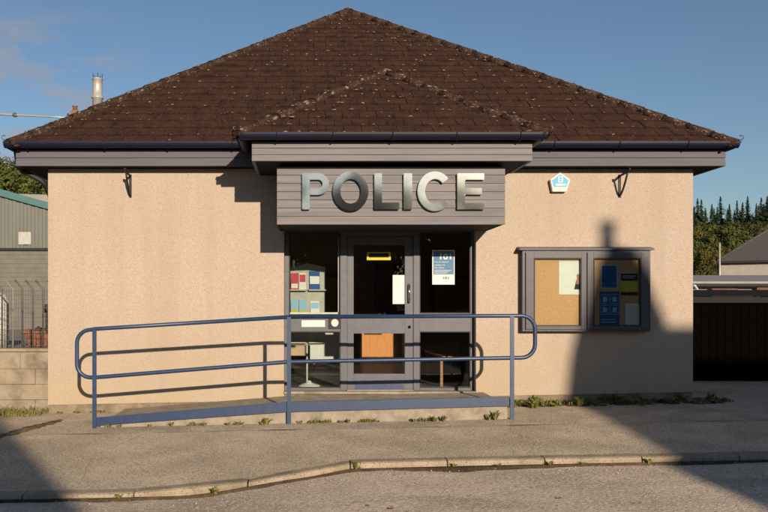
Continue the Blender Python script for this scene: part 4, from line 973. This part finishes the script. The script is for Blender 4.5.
# ================================================================== VEGETATION
def leaf_quad(mb, c, n, s, rnd, asp=.6):
    a = Vector((rnd.gauss(0, 1), rnd.gauss(0, 1), rnd.gauss(0, 1))).cross(n)
    if a.length < 1e-3: return
    a.normalize(); bb = n.cross(a).normalized() * asp
    mb.b.faces.new([mb.b.verts.new(c + (a * i + bb * j) * s) for i, j in ((-1, 0), (0, -1), (1, 0), (0, 1))])
def broadleaf(h, w, rnd, m, label, group, leaf=.16, n=5200):
    t = thing('broadleaf_tree', (0, 0, 0), label, 'tree', group)
    b = MB(); b.tube([(0, 0, -.5), (.1, 0, h * .2), (-.05, .1, h * .45), (.05, 0, h * .8)], [w * .05, w * .04, w * .03, .02], 8)
    tips = []
    for k in range(16):
        a = k * 2.4; z0 = h * rnd.uniform(.12, .6); L_ = w * .5 * rnd.uniform(.55, 1) * (1.1 - abs(z0 / h - .35))
        e = Vector((math.cos(a) * L_, math.sin(a) * L_, z0 + h * rnd.uniform(.08, .3))); tips.append(e)
        b.tube([(0, 0, z0), e * .5 + Vector((0, 0, z0 * .55)), e], [w * .018, w * .012, .015], 6)
    b.build('trunk', M['bark'], t)
    cl = []
    for k in range(46):
        z = rnd.uniform(.08, 1.0); rad = w * .5 * (math.sin(math.pi * (z ** .75)) ** .6) * rnd.uniform(.45, 1.0) if z < .98 else .1
        a = rnd.uniform(0, 6.28); cl.append((Vector((math.cos(a) * rad, math.sin(a) * rad, z * h)), w * rnd.uniform(.08, .17)))
    b = MB()
    for k in range(n):
        c, r = rnd.choice(cl); d_ = Vector((rnd.gauss(0, 1), rnd.gauss(0, 1), rnd.gauss(0, .8))).normalized(); p = c + d_ * r * rnd.uniform(.5, 1.1)
        leaf_quad(b, p, (d_ + Vector((0, 0, .5))).normalized(), leaf * rnd.uniform(.6, 1.3), rnd)
    b.build('crown', m, t, normals=False)
    return t
def conifer(h, w, rnd, label, group):
    t = thing('conifer', (0, 0, 0), label, 'tree', group)
    b = MB(); b.tube([(0, 0, -.5), (0, 0, h * .5), (0, 0, h)], [.16, .1, .015], 7); b.build('trunk', M['bark'], t)
    b = MB()
    for k in range(520):
        f = rnd.random() ** 1.25; z = h * (1 - f) * .97 + h * .03; z = min(z, h * .995)
        f = 1 - z / h; ll = (w * .5 * (f ** .95) + .02) * rnd.uniform(.45, 1.15); a = rnd.uniform(0, 6.28)
        dr = Vector((math.cos(a), math.sin(a), 0)); sd_ = Vector((-dr.y, dr.x, 0)); ns = max(2, int(ll / .24))
        for s in range(ns):
            q = (s + rnd.random()) / ns; p = dr * ll * q + Vector((0, 0, z - ll * .30 * q + rnd.uniform(-.08, .08)))
            lf = min(1, .28 + 2.6 * f); wd = (.24 * (1.15 - q) + .07) * rnd.uniform(.7, 1.3) * lf
            v = [p - sd_ * wd, p + dr * .22 * lf + Vector((0, 0, -.16 * lf)), p + sd_ * wd, p - dr * .12 * lf + Vector((0, 0, .10 * lf))]
            b.b.faces.new([b.b.verts.new(x) for x in v])
    b.tube([(0, 0, h * .94), (0, 0, h)], [.05, .02], 5)
    b.build('crown', M['needle'], t, normals=False)
    return t
tr = random.Random(21)
def place(root, first, loc, rz, sc, label=None):
    if first: root.location = loc; root.rotation_euler = (0, 0, rz); root.scale = sc; 
    else: copy_tree(root, loc, label, rz, sc)
CG = 'conifers on the wooded skyline'; CLB = 'dark conifer on the wooded skyline right of the station'
protos = [conifer(13, 10.2, tr, CLB, CG), conifer(13, 8.6, tr, CLB, CG), conifer(13, 11.6, tr, CLB, CG)]
used = [False] * 3
# right: two rows of conifers
tops = [(690, 203), (697, 199), (703, 196), (710, 203), (716, 205), (722, 198), (729, 201), (736, 196), (743, 203), (748, 198), (755, 200), (761, 195), (768, 199), (776, 194), (785, 200), (796, 197), (808, 192), (680, 198), (668, 202), (655, 197), (693, 210), (706, 208), (713, 212), (719, 210), (726, 208), (733, 207), (740, 210), (746, 206), (752, 209), (758, 207), (765, 205), (771, 204), (600, 200), (612, 206), (622, 198), (634, 204), (645, 200), (585, 205), (570, 201), (552, 206), (535, 203)]
for i, (px_, py_) in enumerate(tops):
    d = 100 + (i * 37 % 17); p = at(px_ + tr.uniform(-2, 2), py_ + tr.uniform(-4, 5), d); k = i % 3; g = ground_z(p.x, p.y); s = (p.z - g) / 13
    loc = (p.x, p.y, g); place(protos[k], not used[k], loc, tr.uniform(0, 6), (min(s, 1.1) * tr.uniform(.75, 1.2), min(s, 1.1) * tr.uniform(.75, 1.2), s)); used[k] = True
BG = 'broadleaf trees below the conifers'
bp = [broadleaf(8, 7, tr, M['leaf'], 'green broadleaf tree in the wood right of the station', BG), broadleaf(8, 6.5, tr, M['leafy'], 'yellowing broadleaf tree in the wood right of the station', BG)]
used = [False] * 2
for i, (px_, py_, d) in enumerate([(688, 230, 76), (700, 233, 72), (712, 227, 80), (722, 230, 78), (731, 226, 88), (741, 231, 84), (752, 226, 90), (762, 229, 86), (774, 224, 90), (704, 248, 60), (694, 243, 64), (716, 245, 62), (730, 240, 66), (745, 236, 70), (760, 232, 72), (672, 230, 74), (790, 222, 88), (709, 238, 70), (735, 232, 76), (699, 226, 92), (655, 228, 84), (638, 232, 80), (620, 227, 86), (600, 230, 84), (580, 228, 88), (558, 232, 86)]):
    p = at(px_, py_, d); k = (0, 1, 0, 0, 1)[i % 5]; g = ground_z(p.x, p.y); s = max(.45, (p.z - g) / 8)
    place(bp[k], not used[k], (p.x, p.y, g), tr.uniform(0, 6), (s * tr.uniform(.75, .95), s * .85, s)); used[k] = True
LG = 'trees behind the sheds'
lp = broadleaf(12, 10, tr, M['leaf'], 'bushy green tree on the skyline behind the left sheds', LG, .22, 6000)
for i, (px_, py_, d) in enumerate([(2, 166, 100), (14, 171, 96), (26, 167, 104), (38, 173, 98), (50, 170, 102), (-12, 164, 98), (-28, 168, 100), (64, 176, 100), (8, 178, 88), (32, 180, 88), (46, 180, 86)]):
    p = at(px_, py_, d); g = ground_z(p.x, p.y); s = (p.z - g) / 12
    place(lp, i == 0, (p.x, p.y, g), tr.uniform(0, 6), (s * .8, s * .8, s))
# unseen evergreen hedges added across the street to darken the glass reflections
def blocker(x0, x1, y, h, label):
    t = thing('blocker', ((x0 + x1) / 2, y, 0), label, 'blocker')
    b = MB(); b.box(x0 + .3, x1 - .3, y - .55, y + .55, -.3, h - .7); b.build('stems', M['bark'], t)
    b = MB()
    for k in range(int((x1 - x0) * 330)):
        x = tr.uniform(x0, x1); hh = h + .5 * mnoise.noise((x * .7, y, 0)); f = tr.random()
        if f < .6: p = Vector((x, y + .6 + tr.uniform(-.12, .14), tr.uniform(-.2, hh))); n = Vector((0, 1, .3))
        elif f < .85: p = Vector((x, y + tr.uniform(-.6, .6), hh + tr.uniform(-.3, .15))); n = Vector((0, .3, 1))
        else: p = Vector((x, y - .6 + tr.uniform(-.14, .12), tr.uniform(-.2, hh))); n = Vector((0, -1, .3))
        leaf_quad(b, p, (n + Vector((tr.gauss(0, .4), tr.gauss(0, .4), tr.gauss(0, .4)))).normalized(), tr.uniform(.10, .2), tr)
    b.build('leaves', M['blocker'], t, normals=False)
blocker(4.9, 8.3, -L0 - 1, 5.0, 'added unseen evergreen hedge between the two houses across the street')
blocker(-16, -.3, -L0 - 1, 5.2, 'added unseen evergreen hedge beside the gable fronted house across the street')
for i in range(12):
    copy_tree(lp, (-13 + 3.9 * i, -44 - (i % 3), 0), 'added unseen tree behind the houses across the street', i * 1.3, (.78, .78, .77 + .025 * (i % 2)))  # unseen row added to darken the lower half of the letter reflections
# weeds and grass
def weed_bm(b, c, r, h, n, rnd, wide=.012):
    for k in range(n):
        a = rnd.uniform(0, 6.28); q = Vector((math.cos(a), math.sin(a), 0)); s = Vector((-q.y, q.x, 0)); st_ = c + q * r * .3 * rnd.random(); hh = h * rnd.uniform(.5, 1.1); ll = r * rnd.uniform(.4, 1.1); w = wide * rnd.uniform(.6, 1.4)
        p = [st_, st_ + q * ll * .4 + Vector((0, 0, hh * .7)), st_ + q * ll + Vector((0, 0, hh * .75 if rnd.random() < .5 else hh))]
        v = [b.b.verts.new(p[0] - s * w * .4), b.b.verts.new(p[0] + s * w * .4), b.b.verts.new(p[1] + s * w), b.b.verts.new(p[1] - s * w), b.b.verts.new(p[2])]
        b.b.faces.new([v[0], v[1], v[2], v[3]]); b.b.faces.new([v[3], v[2], v[4]])
def weed(x, y, z, r, h, n, label, group):
    b = MB(); weed_bm(b, Vector((0, 0, 0)), r, h, n, tr); o = b.build('weed', M['weed'], normals=False); o.location = (x, y, z); tag(o, label, 'weed', group)
for (px_, r, h, n) in ((172, .05, .07, 14), (205, .06, .05, 14), (228, .05, .04, 12), (266, .09, .10, 30), (262, .05, .07, 16), (300, .05, .05, 14), (340, .07, .04, 16), (348, .05, .06, 14), (413, .04, .05, 12), (434, .07, .07, 22), (443, .06, .08, 20), (494, .09, .12, 34), (488, .05, .07, 14), (120, .05, .05, 12), (150, .05, .04, 12)):
    x = rX(px_); weed(x, RY - .02 - .03 * tr.random(), pz(x, RY) + .004, r, h, n, 'small green weed growing at the foot of the ramp', 'weeds along the foot of the ramp')
for (px_, r, h, n) in ((357, .08, .10, 26), (216, .06, .06, 18), (119, .05, .06, 14), (453, .05, .06, 14), (498, .05, .04, 12), (549, .06, .06, 16), (648, .06, .07, 16), (582, .04, .04, 10)):
    x = (px_ - VX) * 7.1 / F; 
    for _ in range(3): x = (px_ - VX) * (CD + kY(x) - KW) / F
    y = kY(x) - KW - .015; weed(x, y, rz(x, y) + .01, r, h, n, 'weed growing in a joint of the kerb', 'weeds along the kerb')
for k in range(46):
    x = 2.68 + (.6 * tr.random() if k < 16 else 3.2 * tr.random()); y = -.05 - .36 * tr.random() ** 1.5; weed(x, y, pz(x, y) + .004, tr.uniform(.05, .12), tr.uniform(.04, .15), tr.randint(16, 40), 'leafy weed growing in the grass at the foot of the right wall', 'weeds along the right wall')
for k in range(6):
    x = XL + .05 + 1.0 * tr.random(); y = -.03; weed(x, y, pz(x, y) + .004, tr.uniform(.03, .06), tr.uniform(.03, .06), 12, 'tiny weed at the foot of the left wall', 'weeds along the left wall')
def grass(name, area, n, hgt, label, m):
    b = MB()
    for k in range(n):
        x, y, z = area(tr); weed_bm(b, Vector((x, y, z)), .035, hgt * tr.uniform(.4, 1.2), 5, tr, .006)
    tag(b.build(name, m, normals=False), label, 'grass', kind='stuff')
def ar(r):
    while True:
        x = 2.7 + 3.3 * r.random(); y = -.02 - .42 * r.random() ** 1.8
        if mnoise.noise((x * 2.3, y * 3, 5)) + .42 * (1 + y / .3) > r.random() * .7: return x, y, pz(x, y) + .003
grass('grass', ar, 330, .07, 'ragged grass along the foot of the right front wall', M['grass'])
def am(r):
    while True:
        x = -2.5 + 5.0 * r.random(); y = RY + .02 - .05 * r.random()
        if mnoise.noise((x * 3.1, 2.2, 5)) > .12: return x, y, pz(x, y) + .003
grass('grass', am, 150, .05, 'sparse yellowing grass along the foot of the ramp', M['grass'])
def al(r):
    x = -7 + 3.3 * r.random(); y = .22 - .55 * r.random() ** 1.3; return x, y, pz(x, y) + .004
grass('grass', al, 620, .10, 'pale grass along the foot of the block wall', M['grass'])
b = MB()
for k in range(60):
    x = 2.7 + 3.1 * tr.random(); y = -.05 - .25 * tr.random(); b.blob((x, y, pz(x, y)), .09, .06, .02, 1, .3)
tag(b.build('soil', M['dirt'], normals=False), 'dark soil along the foot of the right front wall', 'soil', kind='stuff')
# dirt patch on the far left of the forecourt and grit on the ground
b = MB(); c = at(28, 425, 9.3); pr = None
for k in range(40):
    u = k / 39; x, y = c.x + .16 - .42 * u, c.y + .75 - 1.35 * u; w = .10 * math.sin(math.pi * min(1, u + .05)) ** .6 * (1 + .7 * mnoise.noise((k * .45, 2, 0))) + .01; ox = .05 * mnoise.noise((k * .3, 9, 0))
    q = [b.b.verts.new((x - w + ox, y, pz(x, y) + .010)), b.b.verts.new((x + ox, y, pz(x, y) + .022)), b.b.verts.new((x + w + ox, y, pz(x, y) + .010))]
    if pr:
        for i in range(2): b.b.faces.new([pr[i], pr[i + 1], q[i + 1], q[i]])
    pr = q
tag(b.build('dirt_patch', mat('dry_soil', (.17, .125, .08), (.075, .055, .04), 9, 1, .5, 40, spec=.05)), 'dark strip of dirt across the pavement at far left', 'dirt')
# open seam between the two kinds of asphalt
b = MB(); pr = None
for k in range(220):
    x = -6.0 + .06 * k; y = -1.73 + .03 * mnoise.noise((x * 1.1, 4, 0)) + .012 * mnoise.noise((x * 6, 4, 0)); w = .001 + .020 * max(0, mnoise.noise((x * 1.7, 8, 0)) + .15)
    q = [b.b.verts.new((x, y - w, pz(x, y) + .015)), b.b.verts.new((x, y + w, pz(x, y) + .015))]
    if pr: b.b.faces.new([pr[0], q[0], q[1], pr[1]])
    pr = q
struct(b.build('pavement_seam', M['dirt']), 'dark seam between pavement and forecourt', 'pavement seam')
leafmat = mat('dry_leaf', (.13, .075, .035), (.08, .045, .022), 20)
def crack(pts, w, z_off=.016):
    b = MB(); pr = None; P_ = [Vector(p) for p in pts]
    for i in range(len(P_) - 1):
        for k in range(10):
            q_ = P_[i].lerp(P_[i + 1], k / 10); x, y = q_.x + .03 * mnoise.noise((q_.x * 4, q_.y * 4, 1)), q_.y + .03 * mnoise.noise((q_.x * 4, q_.y * 4, 7))
            ww = .45 * w * (.25 + .8 * abs(mnoise.noise((q_.x * 5, q_.y * 5, 3)))); d_ = (P_[i + 1] - P_[i]).normalized(); nx, ny = -d_.y * ww, d_.x * ww
            q = [b.b.verts.new((x - nx, y - ny, pz(x, y) + z_off)), b.b.verts.new((x + nx, y + ny, pz(x, y) + z_off))]
            if pr: b.b.faces.new([pr[0], q[0], q[1], pr[1]])
            pr = q
    struct(b.build('pavement_crack', M['dirt']), 'thin dark crack across the pavement', 'crack')
crack([(2.55, -1.45, 0), (2.35, -2.1, 0), (2.5, -2.6, 0), (2.2, -3.3, 0)], .008)
crack([(2.5, -1.35, 0), (2.9, -1.75, 0)], .012); crack([(-1.9, -1.75, 0), (-2.2, -2.9, 0), (-2.0, -4.0, 0)], .006); crack([(.3, -1.75, 0), (.55, -2.5, 0), (.4, -3.2, 0)], .005)
for (px_, py_, r_) in ((391, 497, .03), (368, 494, .022), (560, 490, .025), (470, 486, .02), (300, 501, .024), (640, 497, .02)):
    d_ = 5.6 + (505 - py_) * .03; x = (px_ - VX) * d_ / F; y = d_ - CD; z = rz(x, y) + .008
    b = MB(); b.face([(x - r_, y, z), (x - r_ * .2, y - r_ * .5, z + .012), (x + r_, y + .005, z + .004), (x + r_ * .1, y + r_ * .5, z + .015)]); tag(b.build('fallen_leaf', leafmat, normals=False), 'small brown fallen leaf lying on the road', 'leaf', 'fallen leaves on the road')
b = MB()
for k in range(420):
    x = tr.uniform(-4.5, 6); y = kY(x) - KW - .02 - abs(tr.gauss(0, .35)); s = tr.uniform(.002, .006); b.blob((x, y, rz(x, y) + .008 + s * .3), s * 1.3, s, s * .7, 0, .3)
tag(b.build('grit', M['asphalt2'], normals=False), 'loose grit scattered along the road edge', 'grit', kind='stuff')
